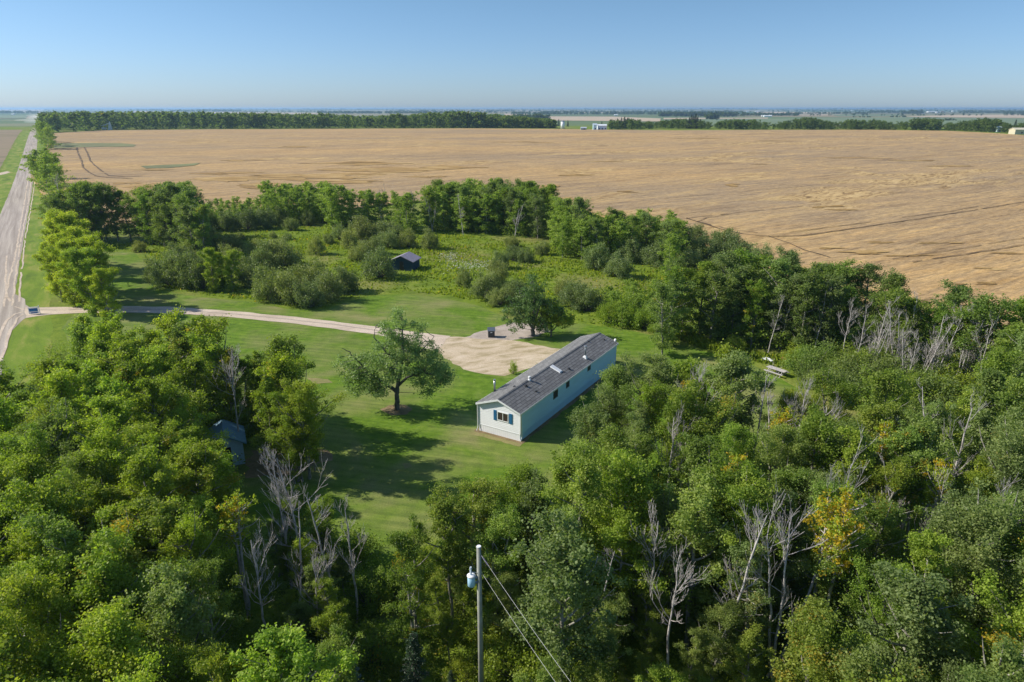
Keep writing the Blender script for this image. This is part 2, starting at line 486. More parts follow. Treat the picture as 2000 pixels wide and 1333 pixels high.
# skirt of standing stems round the crop
def skirt(poly, hgt0, name, m):
    rng = random.Random(5); pb = densify(poly, 4.0, 0.25, random.Random(3))
    V = []; Fq = []
    for i, p in enumerate(pb):
        z = gz(*p); V += [(p[0], p[1], z - 0.1), (p[0], p[1], z + hgt0)]
    n = len(pb)
    for i in range(n): Fq.append((2*i, 2*((i+1) % n), 2*((i+1) % n)+1, 2*i+1))
    me = np_mesh(name, V, Fq, m); o = link(name, me, fd); return o
skirt(FIELD, 0.55, 'crop_edge', M['wheat'])

def strip(name, px, width, m, off, seed=1, world=False, jit=0.15, breaks=0.0):
    """a narrow marking that follows a line of ground points"""
    pts = [np.array(p) for p in (px if world else gp(px))]
    rng = random.Random(seed)
    c = []
    for i in range(len(pts) - 1):
        L = np.linalg.norm(pts[i+1] - pts[i]); k = max(2, int(L / 3))
        c += [pts[i] + (pts[i+1] - pts[i]) * t / k for t in range(k)]
    c.append(pts[-1])
    V = []; Fq = []
    for i, p in enumerate(c):
        t = c[min(i+1, len(c)-1)] - c[max(i-1, 0)]; t = t / (np.linalg.norm(t) + 1e-9); nn = np.array([-t[1], t[0]])
        wob = rng.uniform(-jit, jit)
        for s in (-1, 1):
            q = p + nn * (s * width / 2 * rng.uniform(0.6, 1.3) + wob); V.append((q[0], q[1], gz(*q) + off))
    for i in range(len(c) - 1):
        if rng.random() >= breaks: Fq.append((2*i, 2*i+1, 2*i+3, 2*i+2))
    me = np_mesh(name, V, Fq, m)
    return setp(link(name, me), kind='structure')
T = 0.72
for i, (ln, w) in enumerate([
    ([(150, 290), (152, 300), (160, 318), (163, 330), (175, 340), (188, 347), (210, 350), (260, 352)], 0.9),
    ([(165, 290), (172, 303), (176, 316), (185, 325), (200, 338), (213, 346), (240, 348), (280, 347)], 0.9),
    ([(1340, 430), (1350, 434), (1400, 450), (1450, 462), (1500, 467), (1560, 466), (1640, 455), (1760, 437), (1900, 415), (2030, 393), (2200, 365)], 0.5),
    ([(1338, 432), (1360, 428), (1420, 422)], 0.4), ([(1362, 437), (1380, 430), (1450, 418), (1520, 412), (1600, 402)], 0.35),
    ([(1360, 437), (1420, 452), (1480, 460), (1540, 459), (1600, 451), (1700, 438)], 0.4),
    ([(1760, 429), (1850, 418), (1910, 407)], 0.35), ([(1500, 466), (1540, 480), (1570, 494), (1620, 508)], 0.3),
    ([(1740, 512), (1800, 502), (1900, 487), (2020, 466), (2150, 445)], 0.3), ([(1780, 518), (1860, 506), (1950, 492), (2050, 475)], 0.45),
    ([(1460, 375), (1520, 372), (1580, 366), (1690, 352)], 0.3), ([(1700, 375), (1850, 362), (2010, 350)], 0.3),
    ([(1300, 391), (1350, 386), (1395, 383)], 0.35), ([(1010, 362), (1100, 358), (1200, 350)], 0.3)]):
    strip('wheel_track', ln, w, M['track'], T, i, breaks=0.06)
rngL = random.Random(9)
for i, (x, y, rx, ry) in enumerate([(330, 366, 130, 14), (450, 358, 140, 14), (600, 350, 150, 14), (740, 340, 140, 12), (860, 330, 110, 9), (680, 360, 110, 8), (590, 289, 60, 2.5), (430, 342, 90, 5), (300, 335, 60, 2), (560, 350, 120, 6), (700, 335, 110, 7), (860, 332, 90, 5), (480, 316, 70, 2.5), (700, 322, 110, 6), (1060, 370, 40, 8),
        (1095, 392, 35, 6), (1700, 311, 110, 2), (1780, 316, 70, 2), (1860, 327, 60, 2), (1440, 365, 30, 5), (1620, 408, 50, 5), (1640, 415, 40, 4), (1720, 479, 40, 3), (1680, 500, 60, 7),
        (1930, 530, 50, 6), (1620, 490, 40, 5), (1770, 506, 60, 3), (1000, 279, 60, 1.2), (1060, 281, 40, 1.0), (1350, 272, 80, 1.0), (1520, 277, 50, 1.0), (520, 372, 60, 6), (330, 375, 70, 7), (250, 362, 40, 4), (1480, 323, 25, 1.5), (1180, 318, 60, 1.5), (830, 349, 60, 4), (1840, 480, 60, 3), (1960, 500, 50, 4), (1900, 560, 60, 5), (1220, 378, 30, 3), (1130, 345, 50, 3)]):
    for q in range(5):
        cx, cy_ = x + rngL.uniform(-.5, .5) * rx, y + rngL.uniform(-.5, .5) * ry
        n = 14
        sx, sy = rx * rngL.uniform(.25, .6), ry * rngL.uniform(.12, .35)
        pl = gp([(cx + sx * math.cos(6.283*k/n) * rngL.uniform(.55, 1.2), cy_ + (sy * math.sin(6.283*k/n) + 0.04 * sy * math.cos(k)) * rngL.uniform(.5, 1.3)) for k in range(n)])
        try: sheet('lodged_wheat', pl, M['lodged'], 0.64 + 0.006 * q + 0.02 * (i % 3), 3.0, 0.6, None, i)
        except Exception: pass
sheet('grassy_hollow', gp([(103, 281), (130, 282), (175, 281.5), (240, 282), (266, 285), (262, 289), (200, 289), (150, 290), (105, 292)]), M['slough'], 0.7, 6, 0.5, 6)
sheet('grassy_hollow', gp([(275, 327), (320, 325), (365, 323), (392, 321), (380, 326), (330, 331), (285, 332)]), M['slough'], 0.71, 3, 0.3, 6)

# roads and yard
def rpt(y, w): return (road_x(y, w), y)
ys = [-60, 0, 40, 70, 86, 93, 97]
right = [rpt(y, 0) for y in ys]
jn = gp([(22, 648), (45, 625), (52, 621)]); jf = gp([(56, 599), (50, 596), (49, 585)])
yy = [112 + 6 * i for i in range(20)] + [240 + 30 * i for i in range(20)] + [860, 950, 1100, 1400, 2000, 3000]
ROAD = [rpt(y, 0) for y in (-60, -20, 20, 50, 70, 84)] + jn + jf + [rpt(y, 0) for y in yy[1:]] + [rpt(y, 8.7) for y in reversed([-60, 0, 40, 80, 100] + yy)]
sheet('ditch_grass', [rpt(y, -6.5) for y in (-60, 40, 90, 150, 250, 400, 600, 760)] + [rpt(y, 17) for y in (760, 600, 400, 250, 150, 90, 40, -60)], M['ditch'], 0.010, 4, 0.3, 8)
sheet('left_field', [rpt(y, 18.5) for y in (190, 260, 400, 600, 800)] + [(-1500, 800), (-1500, 190)], M['stubble'], 0.02, 8, 0.3, 12)
sheet('road', ROAD, M['road'], 0.03, 2.5, 0.12, 8)
for i, (ln, w) in enumerate([([(37, 590), (38.5, 560), (44, 520), (49, 470), (58, 420), (63, 390), (69.5, 340)], .3), ([(8, 600), (15, 560), (30, 500), (42, 430), (50, 380), (60, 320)], .35), ([(24, 598), (31, 540), (41, 470), (55, 400), (62, 340)], .35), ([(46, 610), (30, 614), (14, 626), (2, 650), (-10, 690)], .4), ([(47, 606), (28, 600), (14, 580), (10, 550), (14, 500)], .35), ([(47, 615), (34, 622), (22, 645), (10, 680), (0, 710)], .4), ([(60, 606), (110, 606.5), (160, 605.5), (250, 604), (340, 606), (460, 614), (560, 624), (650, 634), (740, 647), (800, 655)], .28)]):
    strip('gravel_ridge', ln, w, M['drive'] if i < 6 else M['greygravel'], 0.045 + .003 * i, i + 40, jit=.12, breaks=.04)
sheet('field_track', gp([(-60, 346), (0, 342.5), (12, 340), (20, 337), (14, 335), (0, 338), (-60, 341)]), M['drive'], 0.03, 3, 0.1, 8)
LAWN = gp([(188, 492), (262, 493), (300, 530), (300, 566), (400, 582), (490, 590), (560, 604), (640, 606), (676, 590), (720, 579), (790, 575), (860, 581), (930, 596), (980, 617), (1000, 628), (1040, 640), (1130, 632), (1200, 640), (1280, 657), (1370, 686), (1470, 712), (1560, 760), (1450, 900), (1120, 1010), (900, 1060), (800, 1150), (740, 1330), (600, 1330), (500, 1000), (300, 1000), (120, 640), (160, 600)])
sheet('lawn', LAWN, M['lawn'], 0.004, 1.5, 0.15, 6)
DR = gp([(50, 600), (85, 601), (160, 600), (250, 598.5), (340, 600), (460, 609), (560, 618), (650, 628), (745, 640), (820, 650), (880, 657), (930, 668), (1000, 672), (1050, 680), (1078, 688), (1050, 712), (1010, 726), (985, 735), (950, 732), (905, 722), (880, 705), (850, 687), (800, 671), (740, 655), (640, 641), (560, 631), (460, 621), (340, 613), (250, 611), (160, 612), (100, 615), (50, 622)])
DRV = DR[:11] + DR[-11:]
sheet('driveway', DRV, M['drive'], 0.036, 1.5, 0.16, 4)
sheet('parking_pad', gp([(860, 656), (930, 662), (1000, 665), (1060, 676), (1095, 682), (1075, 700), (1040, 718), (1010, 727), (985, 735), (950, 732), (905, 722), (880, 705), (850, 688), (810, 671)]), M['pad'], 0.020, 1.2, 0.3, 3)
sheet('gravel_patch', gp([(905, 660), (960, 641), (1000, 630), (1040, 628), (1070, 636), (1075, 648), (1050, 657), (1020, 662), (980, 668), (940, 668)]), M['greygravel'], 0.012, 1.2, 0.3, 3)
sheet('bare_patch', gp([(742, 800), (760, 792), (790, 791), (806, 800), (795, 810), (765, 812)]), M['dirt'], 0.014, 0.6, 0.15)
sheet('leaf_litter', gp([(490, 880), (560, 870), (640, 880), (650, 900), (560, 930), (480, 935)]), M['dirt'], 0.012, 0.8, 0.4)
for i, pl in enumerate([[(920, 838), (960, 845), (1020, 868), (1015, 873), (950, 856), (915, 846)], [(785, 906), (800, 905), (806, 912), (790, 916)], [(600, 738), (640, 741), (650, 748), (610, 750)]]):
    sheet('worn_grass', gp(pl), M['worn'], 0.016 + .002*i, 0.5, 0.1)
# far fields
for i, (k, pl) in enumerate([('tan', [(262, 217), (345, 219.5), (345, 222.5), (262, 219.5)]), ('tan', [(395, 219.5), (640, 221), (640, 223.5), (395, 222)]), ('tan', [(-40, 214.2), (86, 214.2), (82, 216.5), (-40, 216.5)]),
        ('tan', [(985, 222.5), (1032, 222.5), (1030, 226.5), (985, 226.5)]), ('tan', [(1066, 228), (1200, 228.5), (1290, 232), (1290, 238), (1080, 236)]), ('tan', [(1296, 231), (1500, 230.5), (1500, 232.3), (1296, 233.5)]),
        ('green', [(1296, 234), (1500, 232.6), (1770, 229.5), (2060, 233), (2060, 246), (1300, 246)]), ('tan', [(1768, 228.5), (1850, 225.5), (2060, 223.8), (2060, 231.5), (1780, 229.3)]),
        ('tan', [(1480, 219), (1540, 219), (1650, 221), (1600, 222.6), (1470, 222)]), ('tan', [(1540, 224.6), (1640, 224), (1660, 226), (1560, 226.4)]), ('green', [(1620, 224.5), (1760, 224.5), (1760, 227.5), (1640, 227.8)]),
        ('tan', [(1130, 220), (1240, 220), (1240, 221.2), (1130, 221.2)]), ('tan', [(40, 217.6), (80, 217.6), (77, 222), (60, 222)]), ('green', [(-60, 226), (55, 226), (50, 232), (-60, 232)])]):
    sheet('distant_field', gp(pl), M[k + '_far'], 0.3 + 0.05 * i, 60, 0.5, 60)

# ------------------------------------------------------------------ plants: generators
def rot_frames(T):
    T = T / (np.linalg.norm(T, axis=-1, keepdims=True) + 1e-9)
    ref = np.where(np.abs(T[..., 2:3]) < 0.9, np.array([0.0, 0.0, 1.0]), np.array([1.0, 0.0, 0.0]))
    A = np.cross(T, ref); A /= np.linalg.norm(A, axis=-1, keepdims=True) + 1e-9
    return A, np.cross(T, A)

def tube_mesh(name, tubes, m):
    """tubes: list of (points Nx3, radii N, sides)"""
    Vs = []; Fs = []; o = 0
    for pts, rs, k in tubes:
        pts = np.asarray(pts, float); n = len(pts)
        T = np.gradient(pts, axis=0)
        A, B = rot_frames(T)
        ang = np.arange(k) * 2 * np.pi / k
        ring = pts[:, None] + (A[:, None] * np.cos(ang)[None, :, None] + B[:, None] * np.sin(ang)[None, :, None]) * np.asarray(rs)[:, None, None]
        Vs.append(ring.reshape(-1, 3))
        i, j = np.meshgrid(np.arange(n - 1), np.arange(k), indexing='ij')
        j2 = (j + 1) % k
        Fs.append((np.stack([i*k+j, i*k+j2, (i+1)*k+j2, (i+1)*k+j], -1)).reshape(-1, 4) + o)
        o += n * k
    return np_mesh(name, np.vstack(Vs), np.vstack(Fs), m, smooth=True)

def leaves(rng, C, Rc, counts, size, flat=0.75, aspect=0.75, updir=0.35, crown_c=None, out=0.35, av=None):
    """leaf quads gathered in clusters; returns vertices, faces, v, a"""
    idx = np.repeat(np.arange(len(C)), counts)
    n = len(idx)
    d = rng.normal(size=(n, 3)); d /= np.linalg.norm(d, axis=1, keepdims=True)
    r = rng.random(n) ** 0.45 * np.where(rng.random(n) < 0.38, rng.uniform(1.0, 2.1, n), 1.0)
    off = d * r[:, None] * Rc[idx][:, None]
    off[:, 2] *= flat
    pos = C[idx] + off
    nrm = rng.normal(size=(n, 3)); nrm /= np.linalg.norm(nrm, axis=1, keepdims=True)
    nrm = nrm * 0.75 + d * out + np.array([0, 0, updir])
    nrm /= np.linalg.norm(nrm, axis=1, keepdims=True)
    A, B = rot_frames(nrm)
    th = rng.random(n) * 6.283
    t = A * np.cos(th)[:, None] + B * np.sin(th)[:, None]; b = np.cross(nrm, t)
    s = size * rng.uniform(0.65, 1.3, n)[:, None] * 0.5
    V = np.stack([pos + t * s, pos + b * s * aspect, pos - t * s, pos - b * s * aspect], 1).reshape(-1, 3)
    Fq = np.arange(n * 4).reshape(-1, 4)
    cv = rng.random(len(C)) if av is None else av
    v = np.clip(0.55 * cv[idx] + 0.45 * rng.random(n), 0, 1)
    a = np.clip(rng.random(len(C))[idx] * 0.8 + 0.2 * rng.random(n), 0, 1)
    return V, Fq, v, a

def limb(p0, p1, n, bend, rng, up=0.0):
    t = np.linspace(0, 1, n)[:, None]
    p0 = np.asarray(p0, float); p1 = np.asarray(p1, float)
    L = np.linalg.norm(p1 - p0)
    q = p0 + (p1 - p0) * t
    w = rng.normal(size=3) * bend * L
    w[2] -= up * L
    return q + np.sin(t * np.pi) * w + rng.normal(size=(n, 3)) * L * bend * 0.15 * np.minimum(t * 4, 1) * (1 - t * 0.3)

def gen_poplar(seed, h=10.5, R=2.1, nl=7000, ls=0.15, lod=0, base=0.25, flat=0.8):
    """aspen or poplar: tapered trunk, rising limbs, tufted uneven crown"""
    rng = np.random.default_rng(seed)
    tubes = []; C = []; Rc = []
    forks = 2 if rng.random() < 0.4 else 1
    for fk in range(forks):
        lean = rng.normal(size=2) * 0.045 * h * (1 + fk)
        n = 9
        tz = np.linspace(0, 1, n)
        top = h * (0.97 if fk == 0 else rng.uniform(0.78, 0.93))
        tr = np.stack([lean[0] * tz ** 1.6 + np.cumsum(rng.normal(size=n) * 0.05), lean[1] * tz ** 1.6 + np.cumsum(rng.normal(size=n) * 0.05), tz * top], 1)
        tr[0, :2] = 0 if fk == 0 else rng.normal(size=2) * 0.2
        rad = (0.115 * h / 10) * (1 - tz) ** 0.8 + 0.018
        tubes.append((tr, rad, 7 if lod == 0 else 4))
        nb = int((34 if lod < 2 else 12) / (1 if forks == 1 else 1.5))
        az = rng.random() * 6.28
        lop = rng.random() * 6.28
        for i in range(nb):
            t = base + (0.97 - base) * ((i + rng.random()) / nb)
            prof = math.sin(math.pi * min(1, max(0, (t - base + 0.13) / (1.16 - base)))) ** 0.65
            az += 2.4 + rng.normal() * 0.4
            L = R * prof * rng.uniform(0.45, 1.4) * (1 + 0.25 * math.cos(az - lop))
            if t > 0.9: L *= 0.7
            el = math.radians(rng.uniform(15, 55) + 20 * t)
            p0 = np.array([np.interp(t, tz, tr[:, k]) for k in range(3)])
            p1 = p0 + L * np.array([math.cos(az) * math.cos(el), math.sin(az) * math.cos(el), math.sin(el)])
            lb = limb(p0, p1, 5, 0.06, rng, 0.08)
            r0 = 0.016 * L + 0.016
            if lod < 2: tubes.append((lb, np.linspace(r0 * 1.3, 0.008, 5), 4 if lod == 0 else 3))
            for f in ((0.45, 0.65, 0.84, 1.02) if lod < 2 else (0.6, 1.0)):
                if rng.random() < 0.22: continue
                c = lb[0] + (p1 - lb[0]) * f + rng.normal(size=3) * 0.22
                C.append(c); Rc.append(rng.uniform(0.16, 0.48) * (R / 2.1) * (1.0 if lod < 2 else 1.6))
        for f in (0.86, 0.92, 0.97, 1.02):
            C.append(np.array([np.interp(min(f, 1), tz, tr[:, k]) for k in range(3)]) + np.array([*rng.normal(size=2) * 0.12, (f - 0.97) * 3])); Rc.append(0.32 * R / 2.1)
    C = np.array(C); Rc = np.array(Rc)
    w = Rc ** 2; cnt = np.maximum(3, (nl * w / w.sum())).astype(int)
    V, Fq, v, a = leaves(rng, C, Rc, cnt, ls, flat)
    return tubes, (V, Fq, v, a), C[:, 2].max()

def gen_shrub(seed, h=3.2, R=2.4, nl=4000, ls=0.12, lod=0):
    """many-stemmed willow: fanning stems under a domed, lumpy crown"""
    rng = np.random.default_rng(seed)
    tubes = []; C = []; Rc = []
    ns = 26 if lod == 0 else 14
    for i in range(ns):
        az = i * 2.4 + rng.normal() * 0.3; q = math.sqrt((i + 0.5) / ns)
        el = math.radians(88 - 74 * q + rng.normal() * 6)
        L = rng.uniform(0.75, 1.12)
        p1 = np.array([math.cos(az) * math.cos(el) * R * L, math.sin(az) * math.cos(el) * R * L, max(0.3, math.sin(el) * h * L * (0.9 + 0.1 * rng.random()))])
        p0 = np.array([math.cos(az) * 0.25 * q, math.sin(az) * 0.25 * q, 0])
        lb = limb(p0, p1, 5, 0.05, rng, -0.1)
        tubes.append((lb, np.linspace(0.04, 0.01, 5), 4 if lod == 0 else 3))
        for f in (0.7, 0.88, 1.0):
            c = p0 + (p1 - p0) * f + rng.normal(size=3) * 0.18
            c[2] = max(0.25, c[2]); C.append(c); Rc.append(rng.uniform(0.3, 0.6) * R / 2.0)
    C = np.array(C); Rc = np.array(Rc)
    w = Rc ** 2; cnt = np.maximum(3, (nl * w / w.sum())).astype(int)
    V, Fq, v, a = leaves(rng, C, Rc, cnt, ls, 0.8)
    V[:, 2] = np.maximum(V[:, 2], 0.02)
    return tubes, (V, Fq, v, a), C[:, 2].max()

def gen_dead(seed, h=10.0, spread=1.9, curve=None, stems=1, twig=True):
    """bare standing tree: forking limbs and twigs, no leaves"""
    rng = np.random.default_rng(seed)
    trunk = []; br = []
    def grow(p, d, L, r, dep):
        n = 5
        pts = [p]
        dd = d.copy()
        for i in range(n - 1):
            dd = dd + rng.normal(size=3) * 0.09 + np.array([0, 0, 0.10]); dd /= np.linalg.norm(dd)
            pts.append(pts[-1] + dd * L / (n - 1))
        br.append((np.array(pts), np.linspace(r, max(0.008, r * 0.35), n), 4 if dep < 2 else 3))
        if dep >= (3 if twig else 2): return
        for k in range(rng.integers(3, 5)):
            t = rng.uniform(0.3, 1.0); q = np.array([np.interp(t, np.linspace(0, 1, n), np.array(pts)[:, j]) for j in range(3)])
            s = rng.normal(size=3); s -= dd * np.dot(s, dd); s /= np.linalg.norm(s)
            nd = dd * 0.9 + s * rng.uniform(0.3, 0.75) + np.array([0, 0, 0.2]); nd /= np.linalg.norm(nd)
            grow(q, nd, L * rng.uniform(0.45, 0.75), r * 0.5, dep + 1)
    for s_ in range(stems):
        n = 11; tz = np.linspace(0, 1, n)
        hh = h * (1 if s_ == 0 else rng.uniform(0.65, 0.95))
        lean = rng.normal(size=2) * 0.10 * hh * (1 + 0.9 * (stems > 1))
        if curve is not None and s_ == 0: lean = np.array(curve)
        pw = 1.3 if curve is None else 0.75
        tr = np.stack([lean[0] * tz ** pw + np.cumsum(rng.normal(size=n) * 0.06), lean[1] * tz ** pw + np.cumsum(rng.normal(size=n) * 0.06), tz * hh], 1)
        tr[0, :2] = rng.normal(size=2) * 0.12 * (stems > 1)
        rad = 0.075 * hh / 10 * (1 - tz) ** 0.7 + 0.02
        trunk.append((tr, rad, 7))
        for i in range(int(15 if stems == 1 else 9)):
            t = rng.uniform(0.35, 0.98)
            p = np.array([np.interp(t, tz, tr[:, k]) for k in range(3)])
            az = rng.random() * 6.28; el = math.radians(rng.uniform(25, 68))
            grow(p, np.array([math.cos(az) * math.cos(el), math.sin(az) * math.cos(el), math.sin(el)]), spread * rng.uniform(0.5, 1.25) * (1.3 - t * 0.75), 0.03 * (1.3 - t * 0.7), 1)
    return trunk, br

def gen_spruce(seed, h=7.0, R=1.7, nl=9000, ls=0.16):
    rng = np.random.default_rng(seed)
    tubes = [(np.array([[0, 0, 0], [0.03, 0, h * .5], [0, 0.02, h]]), np.array([0.13, 0.07, 0.015]) * h / 7, 6)]
    C = []; Rc = []
    z = 0.35; az = 0
    while z < h * 0.97:
        f = 1 - z / h
        for k in range(5 if f > .25 else 4):
            az += 2.4 / 2 + 0.3
            L = R * (f ** 0.85) * rng.uniform(0.8, 1.15) + 0.08
            p1 = np.array([math.cos(az) * L, math.sin(az) * L, z - 0.12 * L + 0.1])
            tubes.append((limb((0, 0, z), p1, 4, 0.03, rng, -0.05), np.linspace(0.03, 0.008, 4), 3))
            for q in np.arange(0.35, 1.01, 0.22):
                C.append(np.array([0, 0, z]) + (p1 - np.array([0, 0, z])) * q); Rc.append(0.13 + 0.16 * f * (1.15 - q * 0.5))
        z += 0.17 + 0.16 * f
    C.append(np.array([0, 0, h])); Rc.append(0.08)
    C = np.array(C); Rc = np.array(Rc)
    w = Rc ** 1.6; cnt = np.maximum(3, (nl * w / w.sum())).astype(int)
    V, Fq, v, a = leaves(rng, C, Rc, cnt, ls, 0.45, aspect=0.35, updir=0.2)
    return tubes, (V, Fq, v, a), h

def gen_spreading(seed, limbs, blobs, ncl, nl, ls, trunk_r=0.24, clr=(0.3, 0.6), gap=0.0):
    """open-grown tree: LIMBS are drawn limb paths, BLOBS (centre, radii) are where the foliage hangs"""
    rng = np.random.default_rng(seed)
    tubes = []; nodes = []
    for path, r0, r1 in limbs:
        path = np.asarray(path, float); n = len(path)
        t = np.linspace(0, n - 1, n * 4)
        pts = np.stack([np.interp(t, np.arange(n), path[:, k]) for k in range(3)], 1)
        pts[1:] += rng.normal(size=(len(pts) - 1, 3)) * 0.04
        tubes.append((pts, np.linspace(r0, r1, len(pts)), 8))
        nodes.append(pts[3:])
    N = np.vstack(nodes)
    C = []; Rc = []
    vol = np.array([b[1][0] * b[1][1] * b[1][2] for b in blobs]) ** 0.8
    for i in range(ncl):
        b = blobs[rng.choice(len(blobs), p=vol / vol.sum())]
        d = rng.normal(size=3); d /= np.linalg.norm(d)
        c = np.array(b[0]) + d * np.array(b[1]) * rng.random() ** 0.38
        if c[2] < 1.2: continue
        C.append(c); Rc.append(rng.uniform(*clr))
        dist = np.linalg.norm(N - c, axis=1) + 0.6 * np.maximum(0, N[:, 2] - c[2])
        p = N[np.argmin(dist)]
        tubes.append((limb(p, c, 5, 0.07, rng, -0.05), np.linspace(0.035, 0.01, 5), 4))
    C = np.array(C); Rc = np.array(Rc)
    w = Rc ** 2; cnt = np.maximum(3, (nl * w / w.sum())).astype(int)
    V, Fq, v, a = leaves(rng, C, Rc, cnt, ls, 0.85)
    return tubes, (V, Fq, v, a), C[:, 2].max()

class Kind:
    def __init__(s, name, data, leafm, barkm):
        tubes, (V, Fq, v, a), s.h = data
        s.trunk = tube_mesh('trunk', tubes, barkm)
        s.crown = np_mesh('crown', V, Fq, leafm, attrs={'v': v, 'a': a})
        s.V, s.Fq, s.v, s.a = V, Fq, v, a
        s.proto = None; s.name = name
    def place(s, x, y, h, label, cat, group=None, col=(0.3, 0, 1, 1), rz=None, wide=1.0, z=None, name=None):
        k = h / s.h
        rz = random.random() * 6.28 if rz is None else rz
        if s.proto is None:
            r = empty(name or s.name, (0, 0, 0))
            t = link('trunk', s.trunk, r); c = link('crown', s.crown, r)
            s.proto = (r, t, c)
        else:
            r = s.proto[0].copy(); COL.objects.link(r)
            t = s.proto[1].copy(); COL.objects.link(t); t.parent = r
            c = s.proto[2].copy(); COL.objects.link(c); c.parent = r
        r.location = (x, y, gz(x, y) if z is None else z); r.rotation_euler = (0, 0, rz)
        r.scale = (k * wide, k * wide, k)
        c.color = col
        for q in ('label', 'category', 'group'):
            if q in r: del r[q]
        return setp(r, label, cat, group)

random.seed(4)
POP_NEAR = [Kind('poplar_tree', gen_poplar(100 + i, 10.5, (2.2, 2.7, 1.9, 2.5, 2.1, 3.0, 2.3, 1.7, 2.6)[i], (27000, 24000, 26000, 30000, 21000, 27000, 17000, 22000, 15000)[i], (.10, .115, .09, .10, .13, .12, .125, .10, .145)[i], 0, (.2, .3, .15, .25, .4, .2, .3, .15, .35)[i]), M['leaf'], M['bark_pale']) for i in range(9)]
POP_MID = [Kind('poplar_tree', gen_poplar(200 + i, 10.5, 2.3 + 0.25 * (i % 3), 11000, 0.17, 1, 0.08), M['leaf'], M['bark_pale']) for i in range(7)]
POP_BIG = [Kind('poplar_tree', gen_poplar(300 + i, 13, 3.6, 36000, 0.19, 0, 0.03), M['leaf'], M['bark_pale']) for i in range(3)]
POP_FAR = [gen_poplar(400 + i, 10.5, 2.2, 1100, 0.42, 2, 0.15) for i in range(6)]
WILLOW = [Kind('willow_shrub', gen_shrub(500 + i, 3.2, 2.4, 9000, 0.15), M['leaf_grey'], M['bark_dark']) for i in range(5)]
SPRUCE = [Kind('spruce_tree', gen_spruce(600 + i), M['needle'], M['bark_dark']) for i in range(2)]
SPRUCE_BLUE = Kind('spruce_tree', gen_spruce(610), M['needle_blue'], M['bark_dark'])
DEAD = []
for i, kw in enumerate([dict(), dict(spread=2.3), dict(stems=3, spread=1.6), dict(h=9), dict(stems=4, spread=1.3, h=8.5), dict(spread=1.5)]):
    tk, br = gen_dead(700 + i, **kw)
    DEAD.append([tube_mesh('trunk', tk, M['bark_dead']), tube_mesh('crown', br, M['bark_dead']), None, kw.get('h', 10.0)])
def place_dead(i, x, y, h, label, group='bare dead trees', rz=None, d=None):
    d = d or DEAD[i]
    if d[2] is None:
        r = empty('dead_tree', (0, 0, 0)); t = link('trunk', d[0], r); b = link('crown', d[1], r); d[2] = (r, t, b)
    else:
        r = d[2][0].copy(); COL.objects.link(r)
        for q in d[2][1:]:
            c = q.copy(); COL.objects.link(c); c.parent = r
    r.location = (x, y, gz(x, y)); r.rotation_euler = (0, 0, random.random() * 6.28 if rz is None else rz)
    k = h / d[3]; r.scale = (k, k, k)
    return setp(r, label, 'dead tree', group)

# ------------------------------------------------------------------ where the trees stand
CLEAR = [[(245, 596), (350, 606), (458, 622), (478, 668), (500, 650), (530, 640), (565, 678), (604, 708), (614, 750), (604, 800), (590, 850), (560, 905), (520, 905), (488, 890), (478, 848), (425, 850), (425, 878), (466, 884), (470, 908), (485, 930), (560, 950), (640, 1000), (690, 1045), (730, 1090), (768, 1010), (800, 965),
          (860, 925), (950, 893), (1010, 900), (1085, 905), (1092, 866), (1112, 800), (1128, 760), (1160, 705), (1240, 678), (1330, 680), (1420, 692), (1480, 712), (1500, 726), (1538, 736), (1546, 726), (1540, 712), (1500, 696), (1400, 686), (1290, 655), (1160, 620), (1130, 600), (1000, 590), (640, 560), (300, 560)],
         [(905, 1050), (968, 1050), (1000, 1120), (1110, 1340), (885, 1340)],
         [(697, 1000), (772, 1000), (778, 1080), (800, 1150), (765, 1250), (700, 1230), (715, 1120), (690, 1060)],
         [(0, 735), (45, 612), (110, 606), (120, 640), (60, 670), (20, 720)]]
HOMEPTS = [(985, 880), (1020, 866), (1045, 862), (1075, 872), (1045, 845), (1070, 830), (1095, 812), (1110, 790), (1060, 800), (1196, 690)]
SHED = G(448, 905); G_T = G(1515, 722)
def circ(x, y, z, r):
    return [P(x + r * math.cos(q), y + r * math.sin(q) * 0.3, z + r * math.sin(q)) for q in np.arange(0, 6.2, 0.7854)]
def clear_ok(x, y, h, R, which=(0, 1, 2, 3)):
    if y < SHED[1] + 1:
        for zz in (0.45, 0.7, 0.92):
            qx, qy = P(x, y, h * zz); rp = (R + .5) * F / math.sqrt(x * x + y * y + (H - h * zz) ** 2) * (1 if zz < .9 else .6)
            for (ax, ay) in ((455, 856), (470, 852), (478, 880), (478, 905)):
                if math.hypot(qx - ax, qy - ay) < rp: return False
    pts = circ(x, y, h * 0.68, R * 0.95) + [P(x, y, h)] + [P(x, y, h * .4)]
    if x > 15 and y < G_T[1] + 1:
        for zz in (0.45, 0.7, 0.92):
            qx, qy = P(x, y, h * zz); rp = (R + .6) * F / math.sqrt(x * x + y * y + (H - h * zz) ** 2) * (1 if zz < .9 else .6)
            for (ax, ay) in ((1500, 718), (1520, 724), (1536, 730)):
                if math.hypot(qx - ax, qy - ay) < rp: return False
    if y < 75 and x > -8:
        for zz in (0.35, 0.55, 0.75, 0.93):
            qx, qy = P(x, y, h * zz); rp = (R + .7) * F / math.sqrt(x * x + y * y + (H - h * zz) ** 2) * (1 if .4 < zz < .9 else .65)
            for (ax, ay) in HOMEPTS:
                if math.hypot(qx - ax, qy - ay) < rp: return False
    for k in which:
        if k == 1 and y > 32.3: continue
        for p in pts:
            if inpoly(p[0], p[1], CLEAR[k]): return False
    return True
